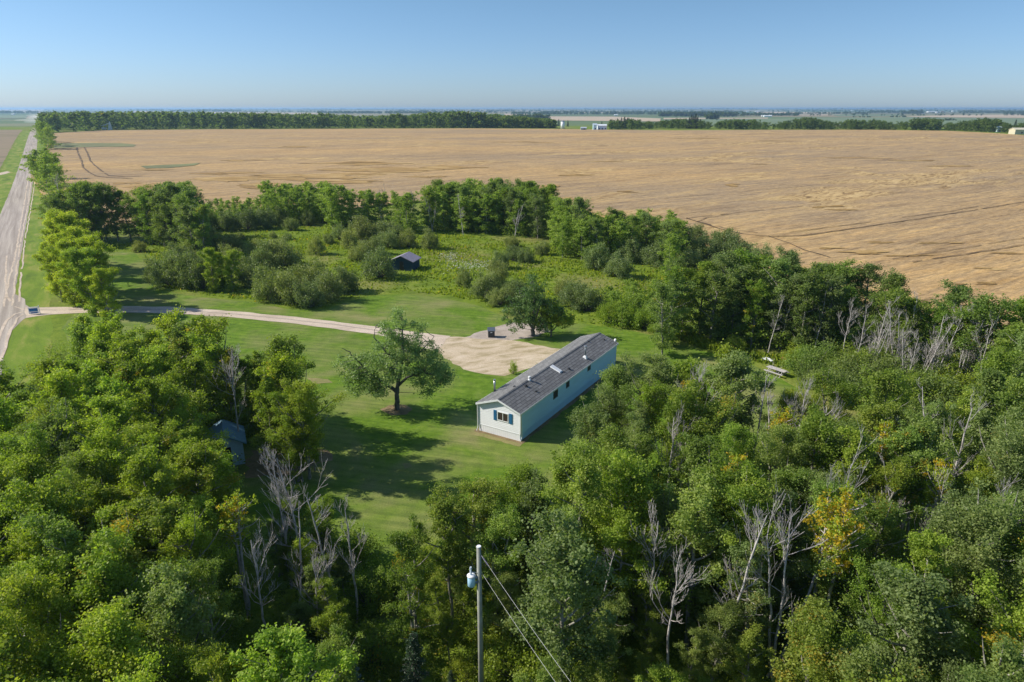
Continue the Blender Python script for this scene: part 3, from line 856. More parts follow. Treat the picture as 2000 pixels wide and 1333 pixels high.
def fill(poly, dmin, rng, tries=6000, ok=None):
    xs = [p[0] for p in poly]; ys_ = [p[1] for p in poly]
    pts = []
    area = (max(xs) - min(xs)) * (max(ys_) - min(ys_))
    for _ in range(int(area / dmin ** 2 * 14)):
        x, y = rng.uniform(min(xs), max(xs)), rng.uniform(min(ys_), max(ys_))
        if not inpoly(x, y, poly): continue
        if any((x-a)**2 + (y-b)**2 < dmin * dmin for a, b in pts): continue
        if ok and not ok(x, y): continue
        pts.append((x, y))
    return pts
rng = random.Random(21)
def shed_ok(x, y): return math.hypot(x - SHED[0] , y - SHED[1] - 1) > 2.8
TREES = []     # (x, y, h, zone, col)
def tint(zone):
    r = rng.random()
    if zone == 'left grove': c = (rng.uniform(0.25, 0.85), 0.0 if r > 0.16 else rng.uniform(0.05, 0.2), rng.uniform(0.8, 1.25))
    elif zone == 'right grove': c = (rng.uniform(0.1, 0.75), 0.0 if r > 0.3 else rng.uniform(0.05, 0.22), rng.uniform(0.75, 1.15))
    elif zone == 'far belt': c = (rng.uniform(0.0, 0.45), 0.0 if r > 0.12 else rng.uniform(0.05, 0.15), rng.uniform(0.7, 1.05))
    else: c = (rng.uniform(0.05, 0.6), 0.0 if r > 0.1 else rng.uniform(0.03, 0.12), rng.uniform(0.75, 1.1))
    al = 1.0 if zone == 'left grove' and rng.random() < .8 else rng.choice([1.0, .8, .6, .35])
    return (*c, al)
# left grove
A1 = gp([(-700, 1000), (-300, 830), (-60, 750), (20, 720), (80, 670), (150, 640), (260, 632), (360, 634), (450, 645), (470, 690), (530, 668), (590, 730), (600, 790), (560, 800), (470, 775), (400, 785), (385, 850), (475, 890), (560, 975), (640, 1040), (660, 1100), (600, 1200), (560, 1500), (-800, 1500)], 9.5)
for x, y in fill(A1, 2.45, rng, 9000, lambda x, y: y > 14):
    h = rng.uniform(8.8, 11.8)
    if y > 88: h *= 0.9
    if shed_ok(x, y) and clear_ok(x, y, h, 2.0): TREES.append((x, y, h, 'left grove', tint('left grove')))
for tx, ty, th in [(505, 705, 9.6), (530, 672, 10.2), (560, 705, 9.8), (585, 745, 9.4), (520, 755, 9.0), (555, 770, 8.6), (478, 712, 9.6), (490, 770, 8.4), (600, 770, 7.6), (540, 720, 9.4), (575, 800, 7.0), (455, 745, 8.6), (472, 705, 7.4), (486, 735, 7.0), (500, 690, 7.8), (462, 760, 6.6), (508, 765, 7.0)]:
    x, y = G(tx, ty, th)
    if math.hypot(x - SHED[0], y - SHED[1] - 1) > 3.4 and (tx > 528 or y > SHED[1] + 2): TREES.append((x, y, th, 'left grove', (rng.uniform(.3, .8), 0, rng.uniform(.8, 1.0), 1.0)))
# right grove
B1 = gp([(850, 985), (885, 945), (960, 918), (1085, 922), (1110, 885), (1135, 810), (1165, 745), (1230, 715), (1290, 715), (1420, 712), (1560, 748), (1700, 762), (1850, 765), (1930, 735), (2050, 680), (2500, 700), (2900, 1500), (1060, 1500), (1000, 1300), (900, 1240), (830, 1160), (785, 1080), (800, 1010)], 9.6)
for x, y in fill(B1, 2.6, rng, 11000, lambda x, y: y > 15 and not (x < 13 and y < 27)):
    h = rng.uniform(9.0, 12.2)
    if clear_ok(x, y, h, 2.0): TREES.append((x, y, h, 'right grove', tint('right grove')))
for tx, ty, th in [(832, 985, 9.8), (868, 960, 10), (905, 942, 9.6), (950, 925, 9.8), (1000, 925, 9.4), (1045, 935, 9.6), (1085, 925, 9.6), (1160, 790, 8.6), (1182, 755, 9.0), (1205, 728, 9.6), (1240, 712, 9.6), (800, 1030, 9.4), (1290, 712, 9.8), (1350, 715, 9.8), (1420, 722, 9.6)]:
    x, y = G(tx, ty, th)
    if all(math.hypot(x - q[0], y - q[1]) > 1.6 for q in TREES): TREES.append((x, y, th, 'right grove', tint('right grove')))
# belt beyond the right grove
C1 = gp([(1300, 575), (1345, 540), (1400, 528), (1500, 522), (1560, 528), (1640, 540), (1700, 550), (1760, 568), (1850, 588), (1900, 606), (1960, 618), (2030, 645), (2300, 720), (2600, 820)], 9.0) + gp([(2300, 860), (2000, 850), (1900, 775), (1760, 735), (1680, 712), (1600, 705), (1500, 688), (1400, 672), (1300, 640)], 0)
for x, y in fill(C1, 2.7, rng, 7000):
    h = rng.uniform(9.2, 12.0)
    if clear_ok(x, y, h * .8, 1.0, (0,)): TREES.append((x, y, h, 'right belt', tint('far belt')))
# low woods by the island lawn
C2 = gp([(1170, 640), (1300, 650), (1290, 600), (1240, 585), (1180, 600)], 0)
for x, y in fill(C2, 2.8, rng, 900): TREES.append((x, y, rng.uniform(3.2, 4.8), 'right belt', tint('far belt')))
# wood between the meadow and the wheat
D1 = gp([(640, 376), (740, 372), (800, 384), (850, 365), (950, 360), (1050, 366), (1090, 382), (1140, 402), (1150, 415)], 10) + gp([(1080, 470), (960, 460), (900, 456), (800, 450), (740, 438), (640, 436)], 0)
for x, y in fill(D1, 3.0, rng, 7000): TREES.append((x, y, rng.uniform(8.8, 12.5), 'middle wood', tint('m')))
D2 = gp([(1150, 418), (1200, 412), (1280, 415), (1302, 440), (1315, 462)], 8.5) + gp([(1330, 490), (1250, 505), (1160, 512), (1085, 502), (1080, 480)], 0)
for x, y in fill(D2, 2.9, rng, 4000): TREES.append((x, y, rng.uniform(7.5, 10), 'middle wood', tint('m')))
E1 = gp([(112, 388), (160, 375), (250, 382), (330, 392), (385, 412)], 11.5) + gp([(388, 458), (280, 468), (190, 476), (120, 468)], 0)
for x, y in fill(E1, 2.5, rng, 3000): TREES.append((x, y, rng.uniform(11.5, 14.5), 'left belt', tint('far belt')))
E2 = gp([(390, 428), (520, 424), (520, 440), (390, 452)], 0)
for x, y in fill(E2, 3.4, rng, 1500): TREES.append((x, y, rng.uniform(4.5, 6.5), 'left belt', tint('far belt')))
E3 = gp([(520, 418), (640, 414), (640, 437), (522, 440)], 0)
for x, y in fill(E3, 3.2, rng, 1200): TREES.append((x, y, rng.uniform(7.5, 10.5), 'left belt', tint('m')))
for (px, py, h) in [(118, 392, 13), (104, 385, 15), (92, 376, 14), (100, 398, 13), (82, 365, 15), (110, 378, 15), (96, 362, 14), (70, 350, 10), (114, 368, 13), (90, 352, 14),
                    (96, 294, 15), (90, 288, 17), (85, 283, 17), (104, 292, 15), (92, 280, 16), (99, 287, 15), (82, 278, 14), (84, 268, 11), (81, 262, 12), (82, 256, 13), (83, 250, 15), (84, 246, 15)]:
    x, y = G(px, py); TREES.append((x, y, h, 'road row', tint('m')))
BIGROW = [(135, 572, 10.5), (150, 596, 11.0), (188, 612, 10.5), (146, 545, 12.5), (176, 570, 10.5), (216, 622, 8.0), (128, 520, 11), (120, 560, 8), (165, 525, 10), (200, 590, 9.5), (118, 535, 10), (140, 530, 12), (160, 575, 12), (175, 600, 11.5), (122, 590, 9)]

DEADTOPS = [(537, 900, 10.0), (574, 888, 10.6), (640, 955, 9.8), (676, 985, 8.8), (498, 1060, 8.6), (610, 1090, 7.0), (1364, 742, 11.2), (1320, 820, 9.6), (1486, 742, 11.0), (1534, 775, 10.4), (1860, 780, 10.6), (1895, 800, 10.8), (1800, 900, 10), (1280, 1010, 9.5), (1320, 1090, 9.0), (1440, 985, 11.5), (1634, 945, 12.0), (1590, 950, 12.0)]
DT = [(*G(a_, b_, c_), c_) for a_, b_, c_ in DEADTOPS]
DT.append((*G(1512, 1318, 0.2), 8.5))
def not_before_dead(t):
    for (x, y, h) in DT:
        d0 = math.hypot(x, y); d1 = math.hypot(t[0], t[1])
        if math.hypot(x - t[0], y - t[1]) < 1.5: return False
        if d0 - 8 < d1 < d0 + 0.5 and abs(P(t[0], t[1], t[2] * .7)[0] - P(x, y, h * .7)[0]) < (1.5 if x < 0 else 1.0) * F / (d1 + 12):
            if P(t[0], t[1], t[2])[1] < P(x, y, h * 0.45)[1]: return False
    return True
TREES = [t for t in TREES if not_before_dead(t)]
def dist(t): return math.sqrt(t[0]**2 + t[1]**2 + (H - t[2])**2)
def shows(t):
    px, py = P(t[0], t[1], gz(t[0], t[1]) + t[2] * 0.8)
    return -60 < px < 2060 and py < 1380
inview = [t for t in TREES if shows(t)]
outside = [t for t in TREES if not shows(t)]
inview.sort(key=lambda t: -t[2] / dist(t))
print('trees', len(inview), len(outside), {z: sum(1 for t in inview if t[3] == z) for z in set(t[3] for t in inview)})
NIND = 285
ind, rest = inview[:NIND], inview[NIND:]
near_out = [t for t in outside if dist(t) < 75 and t[0] < 0 or (t[0] > 0 and dist(t) < 50)]
ORD = ['first', 'second', 'third', 'fourth', 'fifth', 'sixth', 'seventh', 'eighth', 'ninth', 'tenth', 'eleventh', 'twelfth', 'thirteenth', 'fourteenth', 'fifteenth', 'sixteenth', 'seventeenth', 'eighteenth', 'nineteenth', 'twentieth',
       'twenty-first', 'twenty-second', 'twenty-third', 'twenty-fourth', 'twenty-fifth', 'twenty-sixth', 'twenty-seventh', 'twenty-eighth', 'twenty-ninth', 'thirtieth', 'thirty-first', 'thirty-second', 'thirty-third', 'thirty-fourth', 'thirty-fifth', 'thirty-sixth', 'thirty-seventh', 'thirty-eighth', 'thirty-ninth', 'fortieth']
ORD += ['forty-' + w for w in ORD[:9]] + ['fiftieth'] + ['fifty-' + w for w in ORD[:9]]
WHERE = {'left grove': 'grove by the road', 'right grove': 'grove before the long white home', 'right belt': 'wood beside the picnic table', 'middle wood': 'wood before the wheat',
         'left belt': 'windbreak behind the meadow', 'road row': 'row along the gravel road'}
def look(col):
    w = 'orange-flecked ' if col[1] > 0.12 else ''
    if w: return w + 'green'
    if col[0] > 0.62: return 'yellow-green'
    if col[3] < 0.5: return 'dusty grey-green'
    if col[2] < 0.85: return 'dark green'
    return 'mid-green'
byz = {}
for t in ind: byz.setdefault(t[3], []).append(t)
labels = {}
for z, lst in byz.items():
    lst = sorted(lst, key=lambda t: -P(t[0], t[1], t[2])[1])
    nrow = max(1, round(len(lst) / 14))
    per = math.ceil(len(lst) / nrow)
    for ri in range(nrow):
        row = sorted(lst[ri*per:(ri+1)*per], key=lambda t: P(t[0], t[1], t[2])[0])
        for ci, t in enumerate(row):
            where = WHERE[z]
            rw = f"{ORD[ri]} row of the " if nrow > 1 else 'the '
            labels[id(t)] = f"{look(t[4])} poplar, {ORD[ci]} along {'the ' if nrow > 1 else ''}{rw}{where}"
NOUT = {}
for t in ind + near_out:
    x, y, h, z, col = t
    d = dist(t)
    pool = POP_NEAR if d < 62 else POP_MID
    k = rng.choice(pool)
    lb = labels.get(id(t))
    if not lb:
        NOUT[z] = NOUT.get(z, -1) + 1; lb = f"{look(col)} poplar beyond the edge of the {WHERE[z]}, {ORD[min(58, NOUT[z])]} outward"
    k.place(x, y, h, lb, 'tree', 'poplars of the ' + WHERE[z], col, wide=rng.uniform(0.9, 1.2) * (1.0 if 'grove' in z else 1.55 if 'road row' in z else 1.25))
for i, (px, py, h) in enumerate(BIGROW):
    x, y = G(px, py)
    POP_BIG[i % 3].place(x, y, h, ['bushy bright green poplar, second closest to the driveway mouth', 'bushy yellow-green poplar beside the driveway mouth', 'dark-sided leafy poplar hanging over the driveway', 'tall poplar topping the roadside clump north of the driveway',
        'leafy poplar in the middle of the roadside clump', 'round low poplar south of the driveway edge', 'smallest poplar at the far end of the roadside clump', 'pale leafy poplar leaning toward the road at the driveway mouth', 'poplar at the meadow side of the roadside clump', 'dark poplar nearest the lawn in the roadside clump', 'slim poplar at the road edge of the clump', 'tall slim poplar at the back of the roadside clump', 'tall broad poplar at the heart of the roadside clump', 'broad poplar right above the driveway mouth', 'low poplar at the road edge by the blue sign'][i], 'tree', 'poplars of the roadside clump', (0.95 if i != 2 else .5, 0.05 if i == 3 else 0, 1.2, 1), wide=1.2)

def merged(name, items, gens, leafm, label, barkm=None, colr=(0.35, 0.08, 1.08, .8)):
    """a distant mass of trees as one object"""
    Vs, Fs, vs, as_ = [], [], [], []; o = 0
    Tt = []
    rg = np.random.default_rng(5)
    for (x, y, h, z, col) in items:
        tubes, (V, Fq, v, a), gh = gens[rg.integers(len(gens))]
        th = rg.random() * 6.28; c, s = math.cos(th), math.sin(th); k = h / gh; w = k * rg.uniform(1.15, 1.6)
        R_ = np.array([[c * w, -s * w, 0], [s * w, c * w, 0], [0, 0, k]])
        b = np.array([x, y, gz(x, y)])
        Vs.append(V @ R_.T + b); Fs.append(Fq + o); o += len(V)
        vs.append(np.clip(v * 0.7 + rg.random() * 0.35 + (col[2] - 1) * .3, 0, 1)); as_.append(np.clip(a + 0.12 - col[1], 0, 1))
        for (p, r, kk) in tubes[:1]: Tt.append((p @ R_.T + b, r * k, 3))
    me = np_mesh(name, np.vstack(Vs), np.vstack(Fs), leafm, attrs={'v': np.concatenate(vs), 'a': np.concatenate(as_)})
    o_ = link(name, me); o_.color = colr
    setp(o_, label, kind='stuff')
    if barkm and Tt: link('trunk_mass', tube_mesh('trunk_mass', Tt, barkm), o_)['kind'] = 'stuff'
    return o_
POPR = [gen_poplar(450 + i, 10.5, 2.5, 3600, 0.27, 1, 0.06) for i in range(6)]
if rest: merged('poplar_woodland', rest, POPR, M['leaf'], 'farther poplars massed along the belts and woods', M['bark_pale'])
# far wood across the top of the wheat
items = []
fw = random.Random(3)
for i in range(2200):
    px = fw.uniform(86, 1085); f = (px - 86) / 1000
    yb = np.interp(px, [86, 130, 200, 400, 650, 900, 1090], [261, 259, 254.5, 252.4, 251.6, 250.8, 251.5])
    x, y = G(px, yb); dep = fw.random() ** 1.3 * np.interp(px, [86, 500, 760, 900, 1085], [700, 520, 420, 260, 30]) + 4
    k = (y + dep) / y
    hh = np.interp(px, [86, 300, 640, 720, 900, 1000, 1085], [17, 17.5, 15, 13, 18, 13, 9]) * fw.uniform(.7, 1.12)
    items.append((x * k, y * k, hh, '', (0.3, fw.choice([0, 0, 0.12]), fw.uniform(.8, 1.15))))
merged('distant_wood', items, [gen_poplar(470 + i, 12, 3.6, 240, 1.15, 2, 0.05) for i in range(5)], M['leaf'], 'long dark wood across the far side of the wheat', colr=(0.15, 0.06, 0.7, 0.7))
items = []
for i in range(620):
    px = fw.uniform(1190, 2080)
    yb = np.interp(px, [1190, 1300, 1480, 1600, 1800, 1900, 2080], [254.5, 252.5, 254.5, 254.0, 255.5, 258, 266])
    x, y = G(px, yb); dep = fw.random() * 70 + 6; k = (y + dep) / y
    bump_ = 0.55 + 0.45 * abs(math.sin(px / 37.0)) * (1.0 if 1560 < px < 1660 or 1760 < px < 1960 else 0.8)
    if 1838 < px < 1848: continue
    items.append((x * k, y * k, 11.5 * bump_ * fw.uniform(.6, 1.1), '', (0.3, 0.0, fw.uniform(.8, 1.1))))
merged('distant_hedgerow', items, [gen_poplar(480 + i, 9, 4.0, 240, 1.1, 2, 0.02) for i in range(5)], M['leaf'], 'dark hedge of bushy trees along the far right of the wheat', colr=(0.1, 0.02, 0.55, 0.75))
# scattered far tree lines
items = []
for (x0, x1, yb, hh, n, dp) in [(-60, 75, 222, 15, 90, 60), (-60, 80, 213.9, 18, 60, 300), (88, 330, 214.2, 20, 120, 400), (250, 320, 216.6, 18, 50, 100), (330, 470, 218.6, 18, 100, 150), (380, 640, 215, 18, 120, 400),
        (470, 640, 219.3, 12, 60, 80), (620, 900, 222.5, 14, 260, 350), (760, 1060, 218.2, 14, 160, 350), (1000, 1070, 235, 14, 60, 60), (1000, 1300, 224.5, 13, 200, 250), (1060, 1450, 220.5, 14, 260, 400),
        (1290, 1455, 228.3, 16, 120, 60), (1380, 1400, 234, 15, 12, 15), (1450, 1560, 227, 12, 60, 80), (1560, 1700, 223, 10, 60, 60), (1500, 2060, 217.6, 12, 200, 300), (1700, 1760, 221, 15, 50, 80), (1870, 2060, 221.6, 15, 120, 120), (1960, 2060, 224, 14, 50, 60),
        (1760, 1800, 223, 20, 24, 40), (1800, 1870, 236.4, 5, 40, 20), (1300, 2060, 214.6, 18, 160, 900), (600, 1300, 215.2, 16, 200, 900), (1665, 1700, 230, 5, 16, 20), (1740, 1770, 229.6, 6, 14, 15), (0, 12, 214.6, 8, 4, 10), (-60, 2060, 216.0, 14, 420, 1500), (-60, 2060, 219.5, 11, 160, 900), (900, 2060, 222.0, 11, 160, 500), (1280, 2060, 226.5, 9, 70, 60)]:
    for i in range(n):
        px = fw.uniform(x0, x1); x, y = G(px, yb + fw.uniform(-.15, .15)); k = 1 + fw.random() * dp / y
        items.append((x * k, y * k, hh * fw.uniform(.6, 1.15), '', (0.2, 0, fw.uniform(.7, 1.0))))
merged('distant_treeline', items, [gen_poplar(490 + i, 9, 5.5, 50, 3.2, 2, 0.02) for i in range(5)], M['leaf'], 'scattered tree lines out to the horizon', colr=(0.0, 0.0, 0.38, 0.7))

# ------------------------------------------------------------------ single trees and shrubs
def at_scale(px, py):
    x, y = G(px, py); z = gz(x, y)
    depth = y * CP - (z - H) * SP
    return x, y, F / depth
KD = [0.0, 0.0]
x, y, sc = at_scale(776, 800)
limbs = [([(0, 0, 0), (0.05, 0, 1.2), (0.15, 0, 2.4), (0.5, 0.1, 4.0), (0.9, 0.1, 6.0), (0.9, 0, 8.0), (0.8, 0, 9.6)], 0.27, 0.03),
         ([(0.1, 0, 2.0), (-1.2, -0.2, 2.9), (-2.6, -0.4, 4.2), (-3.8, -0.5, 5.8), (-4.8, -0.4, 6.6)], 0.17, 0.02),
         ([(0.1, 0, 1.7), (-0.9, 0.5, 2.3), (-2.2, 1.2, 3.1), (-3.8, 1.6, 3.9)], 0.12, 0.02),
         ([(0.2, 0, 2.5), (1.4, -0.2, 3.6), (2.8, -0.3, 4.0), (4.0, -0.2, 3.7), (4.6, 0, 3.0)], 0.15, 0.02),
         ([(0.4, 0, 3.6), (1.6, 0.5, 5.0), (2.9, 0.8, 6.3), (3.8, 0.6, 7.3)], 0.13, 0.02),
         ([(0.3, 0, 3.0), (0.2, -1.4, 4.4), (-0.3, -2.6, 5.6)], 0.12, 0.02), ([(0.3, 0, 3.2), (0.6, 1.5, 4.8), (0.2, 2.9, 6.2)], 0.12, 0.02),
         ([(0.6, 0, 4.6), (-0.7, -0.2, 6.0), (-1.8, -0.2, 7.6), (-1.6, 0, 8.6)], 0.10, 0.02)]
blobs = [((-4.0, -.2, 4.6), (2.1, 1.7, 1.5)), ((-2.6, 0, 3.6), (1.9, 1.6, 1.1)), ((2.2, 0.5, 3.4), (1.6, 1.4, 1.0)), ((-3.6, -.6, 2.3), (1.6, 1.4, .9)), ((-1.8, -1.0, 2.4), (1.2, 1.0, .7)), ((2.6, -1.0, 2.3), (1.3, 1.1, .8)), ((3.9, -.3, 2.7), (1.4, 1.3, .9)), ((-1.6, -1.6, 3.0), (1.4, 1.2, .9)), ((-1.6, -.6, 5.6), (1.8, 2.0, 1.7)), ((0.8, 0, 8.6), (2.2, 1.9, 1.6)), ((0.6, 0.2, 6.4), (2.0, 2.2, 1.5)), ((3.2, 0, 6.2), (1.9, 1.8, 1.6)), ((3.9, 0, 3.9), (1.7, 1.5, 1.3)), ((-3.2, 0.8, 3.5), (1.8, 1.2, 0.9)), ((0, 2.4, 5.6), (1.8, 1.2, 1.3)), ((0, -2.2, 5.0), (1.9, 1.2, 1.2)), ((2.2, -.5, 4.6), (1.6, 1.6, 1.0))]
elm = Kind('elm_tree', gen_spreading(31, limbs, blobs, 300, 31000, 0.15), M['leaf_elm'], M['bark_dark'])
elm.place(x, y, elm.h * 1.12, 'wide open-grown elm standing alone on the lawn beside the home, bare soil round its trunk', 'tree', col=(0.25, 0.0, 1.3, .6), rz=0)
x, y, sc = at_scale(1040, 657)
limbs = [([(0, 0, 0), (0.1, 0, 1.5), (0.2, 0, 3.0), (0.2, 0, 6.0), (0, 0, 8.6)], 0.34, 0.03), ([(0.1, 0, 1.2), (-1.2, 0, 2.8), (-2.6, 0, 4.4), (-3.4, 0, 5.6)], 0.2, 0.02),
         ([(0.1, 0, 1.6), (1.4, 0, 3.2), (2.8, 0, 4.6)], 0.2, 0.02), ([(0.2, 0, 2.2), (-1.0, 0.5, 4.4), (-2.0, .6, 6.6)], 0.14, 0.02), ([(0.2, 0, 2.2), (1.0, -0.5, 4.6), (1.7, -.6, 6.8)], 0.14, 0.02)]
blobs = [((0, 0, 7.4), (2.0, 1.9, 1.7)), ((-1.9, 0, 5.8), (2.0, 1.9, 1.7)), ((1.7, 0, 5.2), (2.1, 1.9, 1.6)), ((-2.9, 0, 3.7), (1.7, 1.6, 1.5)), ((-1.3, -.8, 3.2), (1.6, 1.4, 1.6)), ((2.9, 0, 3.6), (1.6, 1.6, 1.3)), ((-0.2, 0, 5.0), (1.8, 2, 1.8)), ((-2.6, -.6, 2.0), (1.3, 1.2, 1.1)), ((1.6, -1.2, 2.2), (1.6, 1.2, 1.3)), ((0.2, 1.6, 2.6), (1.8, 1.2, 1.6))]
elm2 = Kind('elm_tree', gen_spreading(37, limbs, blobs, 190, 15000, 0.19), M['leaf_elm'], M['bark_dark'])
elm2.place(x, y, elm2.h, 'dense dark elm beside the black lidded box at the edge of the gravel', 'tree', col=(0.0, 0.0, 0.78, 1), rz=0)
x, y, sc = at_scale(1076, 658)
limbs = [([(0, 0, 0), (0.1, 0, 1.5), (0.0, 0, 3.0), (0.1, 0, 4.6)], 0.14, 0.03), ([(0.1, 0, .8), (-1, 0, 2.2), (-1.5, 0, 3.3)], 0.09, 0.02), ([(0.1, 0, .8), (1.3, 0, 2.2), (2.0, 0, 3.0)], 0.09, 0.02)]
blobs = [((0, 0, 3.9), (1.9, 1.6, 1.2)), ((-0.6, 0, 2.4), (1.9, 1.6, 1.2)), ((1.8, 0, 2.6), (1.5, 1.3, 1.1))]
mp_ = Kind('maple_tree', gen_spreading(39, limbs, blobs, 90, 7000, 0.19), M['leaf'], M['bark_dark'])
mp_.place(x, y, mp_.h, 'low yellow-green tree tucked against the right side of the dense elm', 'tree', col=(0.75, 0.12, 0.95, 1), rz=0)

SH = []
def shrub(px, py, w, h, label, grp, grey=0.0, br=1.0, kinds=None, aut=0.0):
    x, y, sc = at_scale(px, py)
    hm, wm = h / sc / 1.04, w / sc
    k = random.choice(kinds or WILLOW)
    y += wm * 0.25
    k.place(x, y, hm, label, 'shrub', grp, (grey, aut, br, 1), wide=wm / (6.3 * hm / 3.2) , z=gz(x, y))
def shrubs(lst, where, grp):
    lst = list(lst)
    lst.sort(key=lambda s: s[0])
    n = len(lst)
    for i, s in enumerate(lst):
        w = 'big ' if s[2] > 80 else ('small ' if s[2] < 45 else '')
        shrub(s[0], s[1], s[2], s[3], f"{w}grey-green willow shrub, {ORD[i]} from the left in the {where}", grp, *(s[4:6] if len(s) > 4 else (random.uniform(0, .5), random.uniform(.8, 1.1))))
shrubs([(269, 494, 35, 22, .6, 1.0), (300, 555, 62, 52, 0, .75), (322, 562, 74, 62, 0, .9), (355, 565, 85, 68, .1, .9), (390, 568, 75, 70, 0, .75), (448, 495, 74, 38), (413, 488, 62, 42, .4, .9), (500, 505, 50, 35), (546, 525, 84, 55, .3, .9), (515, 528, 64, 50), (483, 562, 64, 55, .1, .8),
        (470, 470, 18, 12), (532, 466, 20, 13), (560, 470, 22, 14), (445, 530, 70, 50, .3, .9), (340, 520, 70, 42, .1, .9), (380, 510, 60, 40, .4, 1)], 'thicket west of the meadow shed', 'willow shrubs of the west thicket')
shrubs([(520, 592, 84, 66, .2, .95), (560, 599, 80, 66, .3, .9), (600, 606, 80, 60, 0, .8), (640, 592, 84, 62, .2, .85), (612, 575, 95, 62, .3, .9), (668, 575, 70, 50, .1, .8), (575, 572, 70, 50, .3, .9)], 'thicket touching the island lawn', 'willow shrubs beside the island lawn')
shrubs([(617, 499, 40, 36), (661, 470, 40, 30), (705, 474, 74, 46), (682, 487, 56, 38), (697, 512, 64, 36), (752, 466, 74, 30), (756, 487, 64, 36), (796, 486, 54, 36), (838, 489, 44, 38), (738, 548, 90, 60, 0, .85), (700, 462, 60, 34), (725, 500, 60, 34, .2, .9), (640, 478, 30, 20)], 'clump round the small dark shed', 'willow shrubs round the meadow shed')
shrubs([(978, 528, 50, 38, 0, .85), (1002, 511, 44, 28, 0, .8), (1027, 515, 46, 28, 0, .8), (905, 563, 42, 38), (950, 588, 72, 52, .2, .9), (971, 558, 62, 44), (975, 600, 64, 34, .3, 1), (1005, 596, 74, 46, .1, .85), (1120, 606, 76, 54, 0, .8), (1148, 613, 76, 50, 0, .8), (1100, 585, 50, 40)], 'loose line behind the dense elm', 'willow shrubs behind the dense elm')
shrubs([(1167, 531, 62, 52, 0, .95), (1209, 546, 72, 48, 0, .9), (1233, 515, 62, 46, 0, .9), (1330, 500, 84, 52, 0, .85), (1392, 508, 84, 50, 0, .85), (1440, 512, 84, 48, 0, .8), (1490, 524, 74, 44, 0, .9), (1545, 536, 66, 42, .1, .8), (1280, 522, 64, 44, 0, .9), (1350, 532, 74, 44, .1, .8), (1410, 545, 74, 44, .1, .85), (1465, 550, 70, 44, .1, .8), (1310, 470, 64, 38, .4, .8),
        (1180, 500, 60, 40, .3, .9), (1120, 500, 50, 30, .3, .9), (1060, 500, 40, 26, .3, .9), (1000, 485, 40, 22, .4, .9), (1360, 478, 60, 36, .2, .8), (1420, 486, 60, 36, .2, .8)], 'band under the wheat edge', 'willow shrubs along the wheat edge')
shrubs([(400, 453, 54, 40, 0, .7), (438, 453, 54, 36, 0, .75), (478, 451, 62, 40, 0, .7), (515, 448, 54, 38, 0, .75), (566, 452, 36, 24), (545, 442, 40, 36, .2, .8), (600, 442, 40, 30, .2, .8)], 'windbreak gap behind the meadow', 'willow shrubs in the windbreak')
BUSH = [Kind('leafy_bush', gen_shrub(540 + i, 3.0, 2.2, 6500, 0.13), M['leaf'], M['bark_dark']) for i in range(3)]
for i, (px, py, w, h, lb, c) in enumerate([(672, 0, 0, 0, '', 0)] if False else [
        (1003, 733, 22, 28, 'small feathery weed bush at the edge of the bare pad beside the home wall', .8), (1190, 636, 60, 46, 'leafy bush at the near end of the wood past the home', .5), (1225, 640, 60, 50, 'second leafy bush at the near end of the wood past the home', .3), (1262, 648, 60, 44, 'third leafy bush at the near end of the wood past the home', .3),
        (1560, 720, 70, 44, 'bright leafy bush right of the picnic table', .8), (1600, 735, 80, 44, 'bright leafy bush second to the right of the picnic table', .7), (1650, 745, 80, 40, 'bright leafy bush third to the right of the picnic table', .5), (1580, 700, 50, 30, 'small leafy bush just behind the picnic table', .4), (1440, 690, 60, 30, 'small leafy bush left of the picnic table', .5), (1700, 770, 80, 44, 'leafy bush under the bare trees of the far belt', .5)]):
    shrub(px, py, w, h, lb, 'leafy bushes near the home', c, 1.0, BUSH)
for i, (px, py, z, h, c) in enumerate([(770, 1170, 0, 2.2, .4), (830, 1120, 0, 2.6, .6), (885, 1165, 0, 2.0, .8), (840, 1230, 0, 1.8, .5), (960, 1260, 0, 2.4, .6), (1020, 1330, 0, 2.8, .6), (1060, 1420, 0, 3.0, .6), (905, 1330, 0, 1.6, .9), (745, 1290, 0, 2.2, .3), (980, 1480, 0, 2.6, .4), (720, 1180, 0, 2.6, .2), (1000, 1200, 0, 3.2, .4), (1080, 1270, 0, 3.4, .4), (1130, 1400, 0, 3.2, .5), (690, 1110, 0, 2.6, .3), (650, 1230, 0, 2.2, .3), (820, 1420, 0, 2.0, .6)]):
    x, y = G(px, py)
    BUSH[i % 3].place(x, y, h, f"low leafy bush on the dim ground near the power pole, {ORD[i]} in the loose scatter", 'shrub', 'bushes round the power pole', (c, .08 if i % 4 == 0 else 0, .85, 1), wide=1.0)
BF = gp([(1585, 722), (1680, 732), (1850, 765), (2050, 800), (2100, 900), (1900, 850), (1700, 800), (1570, 750)], 0)
bl_ = sorted(fill(BF, 2.3, rng, ok=lambda x, y: clear_ok(x, y, 3.2, 1.6, ())), key=lambda q: P(q[0], q[1], 1)[0])[:58]
for i, (x, y) in enumerate(bl_):
    BUSH[i % 3].place(x, y, rng.uniform(2.2, 4.4), f"leafy bush in the brush right of the picnic table, {ORD[i]} from its near end", 'shrub', 'brush right of the picnic table', (rng.uniform(.1, .9), 0, rng.uniform(.75, 1.1), rng.choice([1, .7, .4])), wide=1.1)
SAP = gp([(520, 1080), (600, 1060), (680, 1120), (740, 1180), (860, 1180), (1000, 1150), (1200, 1050), (1420, 1150), (1600, 1250), (1700, 1500), (1200, 1650), (700, 1600), (560, 1300), (560, 1150)], 0)
